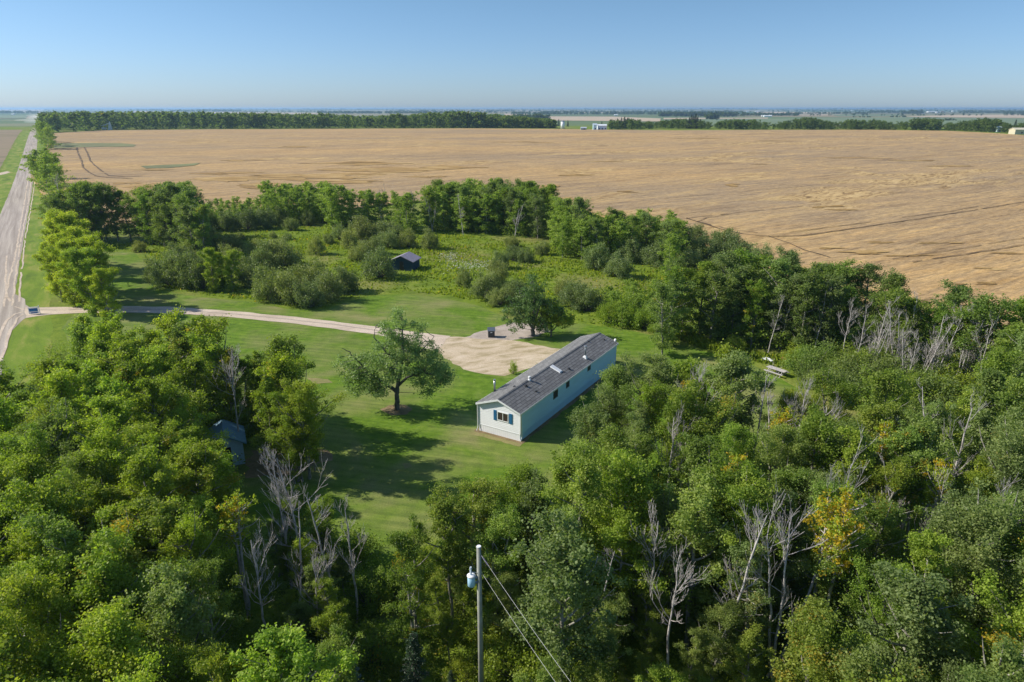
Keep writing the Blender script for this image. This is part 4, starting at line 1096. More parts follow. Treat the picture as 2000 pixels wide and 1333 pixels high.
def sap_ok(x, y):
    return (P(x, y, 0)[0] > 860 or P(x, y, 0)[0] < 680) and clear_ok(x, y, 4.0, 1.2, (0, 1, 2)) and math.hypot(x - PX[0], y - PX[1]) > 2.4 and not (y < PX[1] + 1.5 and abs(x - PX[0] * y / PX[1]) < 2.6)
PX = G(935, 1068, 10.5)
sp_ = sorted(fill(SAP, 1.9, rng, ok=sap_ok), key=lambda q: P(q[0], q[1], 1)[0])
for i, (x, y) in enumerate(sp_):
    k = POP_NEAR[rng.choice([2, 4, 7, 0])]
    r_ = k.place(x, y, rng.uniform(3.0, 6.4), f"young leafy poplar low among the trunks below the lawn, {ORD[i % 59]} across{' in the back file' if i >= 59 else ''}", 'tree', 'young poplars below the lawn', (rng.uniform(.2, .9), 0.03, rng.uniform(.75, 1.1), rng.choice([1, .8, .5])), wide=1.25)
    r_.name = 'young_poplar'
# two bright poplars inside the west thicket
for px, py, h, lb in [(418, 570, 8.0, 'bright green poplar standing in the west willow thicket'), (455, 570, 7.2, 'second bright green poplar, right one of the pair in the west willow thicket'), (436, 560, 6.5, 'small poplar squeezed between the pair in the west willow thicket')]:
    x, y = G(px, py); POP_BIG[1].place(x, y, h, lb, 'tree', 'poplars in the west thicket', (.7, 0, 1.1, 1))
# spruces at the foot of the picture
for i, (px, py, z, h, lb) in enumerate([(806, 1236, 6.0, 6.0, 'dark spruce near the power pole, tallest of the spruces'), (556, 1262, 6.4, 6.4, 'dark green spruce under the bare trees of the road grove'), (880, 1310, 2.6, 2.6, 'short dark spruce close to the foot of the power pole'), (640, 1320, 3.6, 3.6, 'dark young spruce between the tall spruce and the bare trees'), (740, 1330, 3.0, 3.0, 'dark young spruce beside the pale blue spruce')]):
    x, y = G(px, py, z); SPRUCE[i % 2].place(x, y, h, lb, 'spruce tree', 'dark spruces', (0.2, 0, .9, 1))
x, y = G(690, 1290, 3.2)
SPRUCE_BLUE.place(x, y, 3.2, 'pale silvery blue spruce at the foot of the lawn', 'spruce tree', col=(0, 0, 1, 1))
# bare trees: (x of top, y of top, height, kind)
DL = [(537, 900, 10.0, 0, 'bare grey tree rising at the lawn side of the road grove, left of a pair'), (574, 888, 10.6, 1, 'bare grey tree rising at the lawn side of the road grove, right of a pair'), (640, 955, 9.8, 5, 'bare pale tree with upright twigs standing nearest the shaded lawn'), (676, 985, 8.8, 0, 'bare thin tree right of the pale upright one by the shaded lawn'),
      (498, 1060, 8.6, 3, 'bare whitish tree with hooked limbs low in the road grove'), (610, 1090, 7.0, 3, 'leaning bare tree low beside the shaded lawn'), (560, 1000, 8.8, 5, 'bare tree half hidden behind the hooked one in the road grove'), (440, 700, 10, 1, 'bare twiggy crown at the driveway side of the road grove'), (1364, 742, 11.2, 1, 'bare tree with orange leaves at its tip near the home'), (1320, 820, 9.6, 3, 'short bare white tree below the orange-tipped one'),
      (1486, 742, 11.0, 0, 'bare forked tree before the picnic table'), (1534, 775, 10.4, 5, 'bare reddish-tipped tree right of the forked one'), (1575, 770, 10.4, 1, 'bare wide-forked tree fourth from the home'), (1624, 800, 10, 3, 'bare slim tree amid the middle of the near grove'), (1860, 780, 10.6, 2, 'many-stemmed bare tree at the far edge of the near grove'), (1895, 800, 10.8, 0, 'bare white tree beside the many-stemmed one'),
      (1800, 900, 10, 2, 'many-stemmed bare tree in the dark gap of the near grove'), (1850, 935, 9, 0, 'bare pale tree right of the dark gap in the near grove'), (1700, 985, 8.6, 4, 'short bare cluster of stems by the yellow leaves'), (1280, 1010, 9.5, 3, 'bare crooked tree low behind the power line'), (1320, 1090, 9.0, 3, 'bare white-stemmed tree right of the power line'), (1160, 1075, 8.2, 5, 'thin bare tree just behind the power wires'), (1440, 985, 11.5, 5, 'tall straight pale poplar trunk in the near grove'), (1960, 960, 10, 3, 'bare limb-topped tree at the picture edge of the near grove')]
for px, py, h, k, lb in DL:
    x, y = G(px, py, h); place_dead(k, x, y, h, lb)
x0, y0 = G(1512, 1318, 0.2)
tk, br = gen_dead(731, h=12.4, spread=3.2, curve=(4.0, 3.0), stems=3)
place_dead(0, x0, y0, 12.4, 'great bare white tree with curved stems sweeping up from the bottom of the near grove', None, 0.0, [tube_mesh('trunk', tk, M['bark_dead']), tube_mesh('crown', br, M['bark_dead']), None, 12.4])
for i, (px, py, h, k) in enumerate([(1665, 735, 9.0, 0), (1700, 728, 9.6, 5), (1722, 742, 8.6, 2), (1745, 748, 9.4, 4), (1768, 738, 10.0, 0), (1790, 765, 9.0, 2), (1815, 770, 9.6, 4), (1838, 752, 10, 1), (1855, 778, 9.4, 2), (1880, 772, 8.8, 4), (1905, 790, 9.6, 0), (1935, 780, 9.2, 2), (1965, 800, 9.6, 5), (1690, 752, 8.4, 4), (1760, 775, 8.4, 4), (1640, 722, 8.6, 3), (1588, 700, 9, 0), (1500, 690, 8.2, 5)]):
    x, y = G(px, py); place_dead(k, x, y, h, f"grey leafless tree in the dead patch of the far belt, {ORD[i]} of its stand", 'grey leafless trees of the far belt')
for i, (px, py, h, k) in enumerate([(695, 440, 10, 2), (748, 444, 10.5, 4), (812, 452, 10, 0), (905, 460, 10.5, 5), (845, 452, 10, 2), (1005, 470, 9, 2), (118, 402, 10, 1)]):
    x, y = G(px, py); place_dead(k, x, y, h, f"pale leafless stem at the meadow side of the middle wood, {ORD[i]} along it" if i < 6 else 'pale leafless tree at the near end of the roadside row', 'pale leafless stems of the middle wood')

# autumn-leaved tops
GOLD = [Kind('golden_poplar', gen_poplar(801 + i, 10.5, 1.15, 2600, 0.13, 0, 0.6), M['leaf'], M['bark_dead']) for i in range(2)]
for i, (px, py, h, am, lb) in enumerate([(1634, 945, 12.0, .5, 'thin poplar topped with bright gold leaves above the curved white stems'), (1652, 985, 11.0, .45, 'second thin gold-leaved poplar just below the brightest one'), (1740, 820, 10.6, .45, 'poplar with yellow leaves across its top in the near grove'), (1460, 885, 10.5, .4, 'poplar with yellow upper leaves left of the gold ones'), (1532, 790, 10.0, .45, 'poplar with orange leaves beside a bare reddish tree'), (1350, 745, 10.8, .35, 'poplar with orange tip left of the bare tree near the home'), (360, 640, 9.4, .35, 'poplar with orange top on the driveway side of the road grove'), (400, 625, 9.0, .3, 'second orange-topped poplar on the driveway side of the road grove'), (448, 960, 9.4, .3, 'poplar with yellow tufts in front of the blue-roofed shed'), (1840, 900, 10, .3, 'poplar with red-orange tufts by the dark gap')]):
    x, y = G(px, py, h); GOLD[i % 2].place(x, y, h, lb, 'tree', 'poplars turning gold', (.8, am, 1.1, 1))

# ------------------------------------------------------------------ undergrowth and grasses
def scatter_leaves(name, polys, n, hh, ls, leafm, per, label, seed, col=(.4, 0.05, .8, 1), test=None, flat=0.8, rad=(0.3, 0.8)):
    rg = np.random.default_rng(seed); C = []
    ar = []
    for p in polys:
        xs = [q[0] for q in p]; ys_ = [q[1] for q in p]
        ar.append(abs(sum(p[i][0] * p[(i+1) % len(p)][1] - p[(i+1) % len(p)][0] * p[i][1] for i in range(len(p)))) / 2)
    for p, A_ in zip(polys, ar):
        xs = [q[0] for q in p]; ys_ = [q[1] for q in p]; m_ = int(n * A_ / sum(ar)); c = 0
        for _ in range(m_ * 8):
            if c >= m_: break
            x, y = rg.uniform(min(xs), max(xs)), rg.uniform(min(ys_), max(ys_))
            if inpoly(x, y, p) and (test is None or test(x, y)): C.append((x, y, gz(x, y) + rg.random() * hh)); c += 1
    C = np.array(C); Rc = rg.uniform(*rad, len(C))
    V, Fq, v, a = leaves(rg, C, Rc, np.full(len(C), per), ls, flat)
    gzv = hgt(V[:, 0], V[:, 1]) + 0.02
    V[:, 2] = np.maximum(V[:, 2], gzv)
    me = np_mesh(name, V, Fq, leafm, attrs={'v': v, 'a': a})
    o = link(name, me); o.color = col
    return setp(o, label, kind='stuff')
def inframe(x, y):
    px, py = P(x, y, 0.5); return -150 < px < 2150 and py < 1600
LG = [p for p in gp([(-800, 1000), (-300, 900), (-40, 800), (30, 740), (90, 690), (200, 668), (440, 690), (470, 760), (560, 830), (590, 840), (520, 880), (440, 960), (520, 1090), (560, 1200), (560, 1333), (600, 1700), (-900, 1700)], 0)]
RG = gp([(960, 1150), (1040, 1040), (1130, 1000), (1180, 960), (1300, 860), (1450, 850), (1620, 880), (1900, 850), (2300, 800), (2900, 1500), (1100, 1700), (1000, 1300)], 0)
def not_shed(x, y): return inframe(x, y) and shed_ok(x, y)
scatter_leaves('undergrowth', [LG, RG], 5200, 1.5, 0.15, M['leaf'], 34, 'low brush and saplings carpeting the floor of the two near groves', 11, (.3, 0.05, .8, 1), not_shed, .9, (.3, .75))
scatter_leaves('rough_weeds', [gp([(560, 960), (640, 1010), (720, 1120), (900, 1150), (1100, 1333), (1150, 1700), (500, 1700), (560, 1200)], 0)], 1500, .7, 0.13, M['leaf'], 22, 'rough weeds and seedlings on the dim ground below the lawn', 13, (.5, 0.1, .75, .8), inframe, .7, (.2, .6))
scatter_leaves('woodland_brush', [C1, C2, D1, D2, E1, E2, E3], 3800, 2.4, 0.3, M['leaf'], 26, 'brush filling the feet of the farther belts and woods', 12, (.2, 0.02, .85, 1), None, .9, (.5, 1.1))
MEAD = gp([(190, 482), (290, 472), (390, 458), (520, 446), (640, 442), (760, 446), (960, 466), (1080, 476), (1160, 516), (1270, 512), (1330, 500), (1600, 560), (1300, 570), (1290, 650), (1170, 636), (1130, 628), (1000, 622), (930, 590), (860, 576), (790, 571), (720, 575), (670, 588), (640, 602), (560, 598), (400, 577), (310, 560), (300, 520), (270, 492), (190, 488)])
EDGE = gp([(1170, 632), (1290, 650), (1370, 680), (1470, 706), (1700, 760), (1720, 740), (1600, 706), (1480, 690), (1400, 674), (1290, 630)])
def grass(name, polys, n, hmin, hmax, m, label, seed, w=0.12, test=None):
    rg = np.random.default_rng(seed); pts = []
    for p in polys:
        xs = [q[0] for q in p]; ys_ = [q[1] for q in p]
        Pn = np.array(p)
        X = rg.uniform(min(xs), max(xs), n * 3); Y = rg.uniform(min(ys_), max(ys_), n * 3)
        ins = np.zeros(len(X), bool); j = len(Pn) - 1
        for i in range(len(Pn)):
            xi, yi = Pn[i]; xj, yj = Pn[j]
            with np.errstate(divide='ignore', invalid='ignore'):
                c = ((yi > Y) != (yj > Y)) & (X < (xj - xi) * (Y - yi) / (yj - yi) + xi)
            ins ^= c; j = i
        X, Y = X[ins], Y[ins]
        nz = np.sin(X * .21 + np.sin(Y * .13) * 2) * np.sin(Y * .17 + np.sin(X * .09) * 3)
        keep = rg.random(len(X)) < 0.35 + 0.65 * (nz > 0.05)
        pts.append(np.stack([X[keep], Y[keep], nz[keep]], 1)[:n])
    Q = np.vstack(pts); k = len(Q)
    az = rg.random(k) * 6.28; hh = rg.uniform(hmin, hmax, k) * (0.8 + 0.4 * (Q[:, 2] > 0))
    ww = w * rg.uniform(.6, 1.6, k)
    z = hgt(Q[:, 0], Q[:, 1]); ln = rg.normal(size=(k, 2)) * 0.35 * hh[:, None]
    c, s = np.cos(az) * ww, np.sin(az) * ww
    V = np.stack([np.stack([Q[:, 0] - c, Q[:, 1] - s, z], 1), np.stack([Q[:, 0] + c, Q[:, 1] + s, z], 1),
                  np.stack([Q[:, 0] + ln[:, 0] + c * .5, Q[:, 1] + ln[:, 1] + s * .5, z + hh], 1), np.stack([Q[:, 0] + ln[:, 0] - c * .5, Q[:, 1] + ln[:, 1] - s * .5, z + hh], 1)], 1).reshape(-1, 3)
    v = np.clip(0.45 + 0.25 * Q[:, 2] + rg.normal(size=k) * .2, 0, 1)
    me = np_mesh(name, V, np.arange(k * 4).reshape(-1, 4), m, attrs={'v': v, 'a': rg.random(k)})
    o = link(name, me); o.color = (.35, 0.04, 1.0, 1)
    return setp(o, label, kind='stuff')
M['grass'] = leaf_mat('long_grass', (0.14, 0.21, 0.025), (0.18, 0.265, 0.03), (0.25, 0.33, 0.05), autumn=(.3, .22, .08), transl=0.4, rough=.8, spec=.1)
grass('meadow_grass', [MEAD], 22000, 0.15, 0.4, M['grass'], 'uncut meadow grass between the thickets', 5, 0.16)
grass('lawn_edge_grass', [EDGE], 9000, 0.3, 0.7, M['grass'], 'tall weeds fringing the lawn before the far belt', 6, 0.14)
rg = np.random.default_rng(8)
fl = []
for _ in range(420):
    px, py = (rg.normal(925, 28), rg.normal(522, 7)) if rg.random() < .7 else (rg.normal(880, 12), rg.normal(505, 5))
    x, y = G(px, py); fl.append((x, y, 0.45))
fl = np.array(fl)
V, Fq, v, a = leaves(rg, fl, np.full(len(fl), .16), np.full(len(fl), 4), 0.16)
setp(link('wildflowers', np_mesh('wildflowers', V, Fq, plain('pale_petals', (0.6, 0.62, 0.5), .8), attrs={'v': v, 'a': a})), 'scatter of whitish wildflowers in the middle of the meadow', kind='stuff')

# ------------------------------------------------------------------ the long white home
def siding_mat(name, col):
    m, nt, ns, ls, b = mat(name)
    v = tcoord(ns, ls, (0.3, 0.3, 1.5)); n = noise(ns, ls, v, 1.2, 5, .6)
    ls.new(ramp(ns, ls, n, [(0.3, [c * .9 for c in col]), (0.7, col)]), b.inputs['Base Color'])
    b.inputs['Roughness'].default_value = 0.5
    return m
M['siding'] = siding_mat('vinyl_siding', (0.9, 0.92, 0.97))
M['white'] = plain('white_trim', (0.8, 0.82, 0.84), .5, var=.05)
M['shutter'] = plain('blue_shutter', (0.02, 0.14, 0.30), .5, var=.08)
M['dark'] = plain('dark_interior', (0.02, 0.02, 0.025), .4)
M['metal'] = plain('galvanised_metal', (0.5, 0.52, 0.54), .35, .8, .1)
M['greymetal'] = plain('dull_grey_metal', (0.2, 0.23, 0.26), .45, .5, .1)
M['wood'] = plain('weathered_planks', (0.45, 0.42, 0.42), .85, var=.25, vscale=5, bm=.3)
M['rust'] = plain('rusty_steel', (0.2, 0.07, 0.04), .9, var=.4, vscale=6)
m, nt, ns, ls, b = mat('window_glass')
b.inputs['Base Color'].default_value = (0.05, 0.035, 0.035, 1); b.inputs['Roughness'].default_value = 0.12; b.inputs['Metallic'].default_value = 0.0
M['glass'] = m
def shingle_mat(name, lo, hi):
    m, nt, ns, ls, b = mat(name)
    v = tcoord(ns, ls)
    br = ns.new('ShaderNodeTexBrick'); br.offset = 0.5
    br.inputs['Scale'].default_value = 1.0; br.inputs['Brick Width'].default_value = 0.9; br.inputs['Row Height'].default_value = 0.34
    br.inputs['Mortar Size'].default_value = 0.035; br.inputs['Mortar Smooth'].default_value = 0.3; br.inputs['Bias'].default_value = 0
    br.inputs['Color1'].default_value = (*lo, 1); br.inputs['Color2'].default_value = (*hi, 1); br.inputs['Mortar'].default_value = (*[c * .45 for c in lo], 1)
    sw = ns.new('ShaderNodeSeparateXYZ'); ls.new(v, sw.inputs[0]); cb = ns.new('ShaderNodeCombineXYZ')
    ls.new(sw.outputs[1], cb.inputs[0]); ls.new(sw.outputs[0], cb.inputs[1]); ls.new(cb.outputs[0], br.inputs[0])
    n = noise(ns, ls, tcoord(ns, ls, (4, 0.8, 1)), 1.0, 5, .7)
    c = mix(ns, ls, 1.0, br.outputs[0], ramp(ns, ls, n, [(.3, (.78, .78, .79)), (.7, (1.25, 1.24, 1.23))]), 'MULTIPLY')
    n2 = noise(ns, ls, v, 30, 3, .8)
    c = mix(ns, ls, 1.0, c, ramp(ns, ls, n2, [(.3, (.7, .7, .7)), (.7, (1.3, 1.3, 1.3))]), 'MULTIPLY')
    ls.new(c, b.inputs['Base Color']); b.inputs['Roughness'].default_value = .9
    bump(ns, ls, b, br.outputs[1], -0.5, 0.02)
    return m
M['shingle'] = shingle_mat('grey_shingles', (0.15, 0.152, 0.155), (0.21, 0.212, 0.215))
O = Vector((*G(936, 841), 0)); U = Vector((*G(1016, 863), 0)) - O
HW, HL = U.length, 24.2
ang = math.atan2(U.y, U.x)
ux = U.normalized(); uy = Vector((-ux.y, ux.x, 0))
HOME = empty('mobile_home', O, ang)
setp(HOME, 'long narrow white mobile home with grey shingle roof and blue shutters on the lawn', 'mobile home')
def hit(px, py, n, d):
    """line of sight against plane n.p=d in the home's own axes"""
    r = ray(px, py); r = Vector(r); c = Vector((0, 0, H)) - O
    cl = Vector((c.dot(ux), c.dot(uy), c.z)); rl = Vector((r.dot(ux), r.dot(uy), r.z))
    t = (d - n.dot(cl)) / n.dot(rl); return cl + rl * t
EZ, RZ, SK = 3.12, 4.02, 0.78
# lap siding as real courses
nc = 13; ch = (EZ - SK) / nc
M['siding_shade_tint'] = siding_mat('shade_tinted_siding', (0.46, 0.77, 0.99))  # same white vinyl, with blue skylit shade put into the long sides' colour
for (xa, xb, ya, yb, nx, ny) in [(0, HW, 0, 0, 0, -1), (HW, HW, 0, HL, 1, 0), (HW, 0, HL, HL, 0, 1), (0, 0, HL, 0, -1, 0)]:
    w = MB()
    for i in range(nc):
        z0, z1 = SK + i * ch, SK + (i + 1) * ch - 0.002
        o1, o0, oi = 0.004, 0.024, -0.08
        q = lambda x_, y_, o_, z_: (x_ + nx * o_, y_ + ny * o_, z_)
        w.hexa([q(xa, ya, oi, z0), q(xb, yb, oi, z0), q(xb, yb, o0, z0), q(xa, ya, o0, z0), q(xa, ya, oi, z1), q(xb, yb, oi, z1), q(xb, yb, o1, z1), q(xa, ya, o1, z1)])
    wl_ = w.build('wall', M['siding_shade_tint'] if nx else M['siding'], HOME)
    if nx > 0: wl_['label'] = 'long white side wall with blue shade tinted into its colour'
for yy_, s_ in ((0, -1), (HL, 1)):
    g = MB(); nn = 5
    for i in range(nn):
        za, zb = EZ + (RZ - EZ) * i / nn, EZ + (RZ - EZ) * (i + 1) / nn - 0.002
        xa = HW / 2 * i / nn; xb = HW / 2 * min(1, (i + 1) / nn * 0.985)
        y0_, y1_, y2_ = yy_ - s_ * 0.06, yy_ + s_ * 0.024, yy_ + s_ * 0.004
        g.hexa([(xa, y0_, za), (HW - xa, y0_, za), (HW - xa, y1_, za), (xa, y1_, za), (xb, y0_, zb), (HW - xb, y0_, zb), (HW - xb, y2_, zb), (xb, y2_, zb)])
    g.build('gable', M['siding'], HOME)
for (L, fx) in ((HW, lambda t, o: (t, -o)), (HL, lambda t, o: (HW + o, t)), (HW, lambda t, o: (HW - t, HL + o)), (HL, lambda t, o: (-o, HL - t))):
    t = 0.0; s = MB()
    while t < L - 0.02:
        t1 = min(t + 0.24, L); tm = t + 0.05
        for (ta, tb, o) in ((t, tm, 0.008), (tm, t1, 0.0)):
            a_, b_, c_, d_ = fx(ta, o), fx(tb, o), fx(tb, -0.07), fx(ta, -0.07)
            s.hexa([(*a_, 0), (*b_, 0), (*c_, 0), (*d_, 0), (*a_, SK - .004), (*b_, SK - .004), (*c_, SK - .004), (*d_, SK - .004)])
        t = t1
    s.build('skirting', M['siding'] if L == HW else M['siding_shade_tint'], HOME)
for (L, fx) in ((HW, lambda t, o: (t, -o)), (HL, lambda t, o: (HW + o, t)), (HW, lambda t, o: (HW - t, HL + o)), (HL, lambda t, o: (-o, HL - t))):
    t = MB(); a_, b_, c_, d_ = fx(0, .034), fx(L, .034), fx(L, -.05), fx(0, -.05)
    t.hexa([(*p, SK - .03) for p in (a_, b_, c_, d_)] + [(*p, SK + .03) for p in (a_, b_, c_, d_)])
    t.build('belt_trim', M['siding'] if L == HW else M['siding_shade_tint'], HOME)
for (cx, cyy) in ((0, 0), (HW, 0), (HW, HL), (0, HL)):
    t = MB(); t.box(cx - .055, cx + .055, cyy - .055, cyy + .055, SK + .035, EZ - .01); t.build('corner_trim', M['white'], HOME)
sl_ = (RZ - EZ) / (HW / 2); OV, FO = 0.17, 0.28
roof = MB()
pr = [(-OV, EZ - OV * sl_ + .03), (HW / 2, RZ + .03), (HW + OV, EZ - OV * sl_ + .03), (HW + OV, EZ - OV * sl_ + .11), (HW / 2, RZ + .12), (-OV, EZ - OV * sl_ + .11)]
roof.prism([(a_, b_) for a_, b_ in pr], 'y', -FO, HL + FO)
RO = roof.build('roof', M['shingle'], HOME)
r_ = MB(); r_.prism([(HW/2 - .16, RZ + .13 - .16 * sl_ ), (HW/2, RZ + .13), (HW/2 + .16, RZ + .13 - .16 * sl_), (HW/2 + .16, RZ + .15 - .16 * sl_), (HW/2, RZ + .155), (HW/2 - .16, RZ + .15 - .16 * sl_)], 'y', -FO, HL + FO)
r_.build('ridge_cap', M['shingle'], RO)
f = MB()
for s_ in (-1, 1):
    xe = -OV if s_ < 0 else HW + OV
    f.box(min(xe, xe + s_ * .03), max(xe, xe + s_ * .03), -FO, HL + FO, EZ - OV * sl_ - .08, EZ - OV * sl_ + .10)
for yy_ in (-FO - .03, HL + FO):
    for s_ in (0, 1):
        xa = -OV if s_ == 0 else HW + OV; za = EZ - OV * sl_
        p = [(xa, yy_, za - .08), (HW / 2, yy_, RZ - .08), (HW / 2, yy_ + .03, RZ - .08), (xa, yy_ + .03, za - .08)]
        f.hexa(p + [(a_, b_, c_ + .19) for a_, b_, c_ in p])
f.build('fascia', M['white'], HOME)
for (xx, yy_) in ((-.10, -.09), (HW + .10, .12)):
    d = MB(); d.tube([(xx, yy_, EZ - .12), (xx * .99, yy_, EZ - .5), (xx, yy_, 1.2), (xx + .03, yy_ - .02, .5), (xx + .02, yy_ - .25, .12)], .045, 6); d.build('downspout', M['white'], HOME)
def window(x0, x1, z0, z1, side, y0=None):
    """side 'f' front wall, 'r' long wall (x0,x1 then run along the length)"""
    fr = MB(); pn = MB(); t = .07
    def bx(mb, a0, a1, b0, b1, o0, o1):
        if side == 'f': mb.box(a0, a1, -o1, -o0, b0, b1)
        else: mb.box(HW + o0, HW + o1, a0, a1, b0, b1)
    for (a0, a1, b0, b1) in ((x0, x1, z1 - t, z1), (x0, x1, z0, z0 + t), (x0, x0 + t, z0 + t, z1 - t), (x1 - t, x1, z0 + t, z1 - t), ((x0 + x1) / 2 - .03, (x0 + x1) / 2 + .03, z0 + t, z1 - t)): bx(fr, a0, a1, b0, b1, -.02, .075)
    bx(pn, x0 + t, x1 - t, z0 + t, z1 - t, -.02, .035)
    wo = fr.build('window', M['white'] if side == 'f' else M['greymetal'], HOME)
    pn.build('pane', M['glass'], wo)
window(2.25, 3.55, 1.75, 2.72, 'f')
for x0, x1 in ((1.80, 2.16), (3.64, 4.00)):
    sh = MB(); sh.box(x0, x1, -.06, -.02, 1.68, 2.78)
    k = 1.72
    while k < 2.7: sh.box(x0 + .05, x1 - .05, -.072, -.058, k, k + .05); k += .08
    sh.build('shutter', M['shutter'], HOME)
for px, py, ww, hh in ((1084.6, 769.8, 1.0, .95), (1108.3, 750.8, .75, .75), (1150, 718, .8, .75)):
    p = hit(px, py, Vector((1, 0, 0)), HW)
    window(p.y - ww / 2, p.y + ww / 2, p.z - hh / 2, p.z + hh / 2, 'r')
nR = Vector((sl_, 0, 1)); dR = RZ + .12 + sl_ * HW / 2
nL = Vector((-sl_, 0, 1)); dL = RZ + .12 - sl_ * HW / 2
def zr(x): return RZ + .12 - sl_ * abs(x - HW / 2)
p = hit(1143, 699, nR, dR)
v_ = MB(); v_.hexa([(p.x - .25, p.y - .25, zr(p.x - .25) - .02), (p.x + .25, p.y - .25, zr(p.x + .25) - .02), (p.x + .25, p.y + .25, zr(p.x + .25) - .02), (p.x - .25, p.y + .25, zr(p.x - .25) - .02)] + [(p.x + a_, p.y + b_, zr(p.x) + .28) for a_, b_ in ((-.12, -.12), (.12, -.12), (.12, .12), (-.12, .12))])
fl_ = v_.build('flue_base', M['white'], HOME)
v_ = MB(); v_.tube([(p.x, p.y, zr(p.x) + .2), (p.x, p.y, zr(p.x) + 1.35)], .085, 12); fp = v_.build('flue_pipe', M['greymetal'], HOME, smooth=True)
v_ = MB(); v_.tube([(p.x, p.y, zr(p.x) + 1.38), (p.x, p.y, zr(p.x) + 1.44), (p.x, p.y, zr(p.x) + 1.52)], [.2, .2, .05], 12); v_.build('rain_cap', M['metal'], fp)
p = hit(966, 764.5, nL, dL)
v_ = MB(); v_.tube([(p.x, p.y, zr(p.x) - .05), (p.x, p.y, zr(p.x) + 1.2)], .1, 12); fp = v_.build('flue_pipe', M['metal'], HOME, smooth=True)
v_ = MB(); v_.tube([(p.x, p.y, zr(p.x) + 1.2), (p.x, p.y, zr(p.x) + 1.34)], [.14, .12], 12); v_.build('rain_cap', M['metal'], fp)
p = hit(1034, 743, nR, dR)
v_ = MB(); v_.tube([(p.x, p.y, zr(p.x) - .05), (p.x, p.y, zr(p.x) + .12), (p.x, p.y, zr(p.x) + .13), (p.x, p.y, zr(p.x) + .38)], [.2, .16, .09, .09], 12); v_.tube([(p.x, p.y, zr(p.x) + .34), (p.x, p.y, zr(p.x) + .44)], [.16, .12], 12); v_.build('roof_turbine', M['white'], HOME)
p = hit(1088, 722.5, nR, dR)
v_ = MB(); a0, a1, b0, b1 = p.x - .75, p.x + .55, p.y - .33, p.y + .33
v_.hexa([(a0, b0, zr(a0) - .02), (a1, b0, zr(a1) - .02), (a1, b1, zr(a1) - .02), (a0, b1, zr(a0) - .02), (a0 + .06, b0 + .06, zr(a0) + .12), (a1 - .06, b0 + .06, zr(a1) + .12), (a1 - .06, b1 - .06, zr(a1) + .12), (a0 + .06, b1 - .06, zr(a0) + .12)])
sk = v_.build('skylight', M['white'], HOME)
for px, py, kk in ((1027, 754.5, 1), (1047, 765, .7), (1111, 721, .9), (1149, 667.5, .7), (1180, 664, .7), (1101, 727, .5), (1005, 752, .8)):
    p = hit(px, py, nR, dR)
    v_ = MB(); q = .17 * kk
    v_.hexa([(p.x - q, p.y - q, zr(p.x - q) - .01), (p.x + q, p.y - q, zr(p.x + q) - .01), (p.x + q, p.y + q, zr(p.x + q) - .01), (p.x - q, p.y + q, zr(p.x - q) - .01)] + [(p.x + a_ * q * .6, p.y + b_ * q * .6, zr(p.x) + .16 * kk) for a_, b_ in ((-1, -1), (1, -1), (1, 1), (-1, 1))])
    v_.build('roof_vent', M['dark'], HOME)
v_ = MB(); v_.tube([(HW + .1, HL - 1.0, 2.9), (HW + .25, HL - 1.0, 3.9)], .025, 6); dm = v_.build('dish_mast', M['metal'], HOME)
v_ = MB(); v_.tube([(HW + .25, HL - 1.05, 3.95), (HW + .21, HL - 1.13, 3.97), (HW + .17, HL - 1.17, 3.98)], [.2, .15, .02], 14); v_.build('dish', M['white'], dm)
sheet('foundation_strip', [(O + ux * a_ + uy * b_).to_2d()[:] for a_, b_ in ((-.4, -.45), (HW + .4, -.45), (HW + .5, HL), (HW + .1, HL + .3), (-.3, HL), (-.45, 0))], M['dirt'], 0.022, .6, .12)

# ------------------------------------------------------------------ small buildings and yard things
def shed(name, loc, rz, w, d, ez, rz_, wallm, roofm, label, door=True, cat='shed'):
    r = empty(name, loc, rz); setp(r, label, cat)
    m_ = MB(); m_.box(-w/2, w/2, 0, d, 0, ez)
    for yy_ in (0.001, d - .061): m_.prism([(-w/2, ez), (w/2, ez), (0, rz_)], 'y', yy_, yy_ + .06)
    k = -w/2
    while k < w/2: m_.box(k, k + .03, -.015, 0, .02, ez); k += .3
    k = .15
    while k < d: m_.box(w/2, w/2 + .015, k, k + .03, .02, ez); m_.box(-w/2 - .015, -w/2, k, k + .03, .02, ez); k += .3
    m_.build('wall', wallm, r)
    s_ = (rz_ - ez) / (w / 2); o_ = .35
    q = MB(); q.prism([(-w/2 - o_, ez - o_ * s_ + .01), (0, rz_ + .01), (w/2 + o_, ez - o_ * s_ + .01), (w/2 + o_, ez - o_ * s_ + .12), (0, rz_ + .13), (-w/2 - o_, ez - o_ * s_ + .12)], 'y', -.35, d + .35)
    q.build('roof', roofm, r)
    if door:
        q = MB(); q.box(-.45, .45, -.03, -.005, .05, min(ez - .1, 1.95)); do = q.build('door', M['dark'], r)
        q = MB(); q.box(.3, .36, -.06, -.03, .95, 1.05); q.build('handle', M['metal'], do)
    return r
M['shed_wall'] = plain('dark_teal_boards', (0.015, 0.05, 0.085), .8, var=.2)
M['shed_roof'] = plain('weathered_roofing', (0.3, 0.27, 0.33), .7, var=.2)
M['shed_blue'] = plain('blue_grey_roof', (0.13, 0.26, 0.38), .5, var=.15)
M['shed_white'] = plain('pale_blue_cladding', (0.42, 0.62, 0.78), .5, var=.08)
x, y = G(785, 529)
shed('garden_shed', (x, y, 0), math.radians(-14), 4.7, 4.0, 2.0, 3.0, M['shed_wall'], M['shed_roof'], 'small dark shed with pale gable roof among willow shrubs in the meadow')
x, y = G(452, 912)
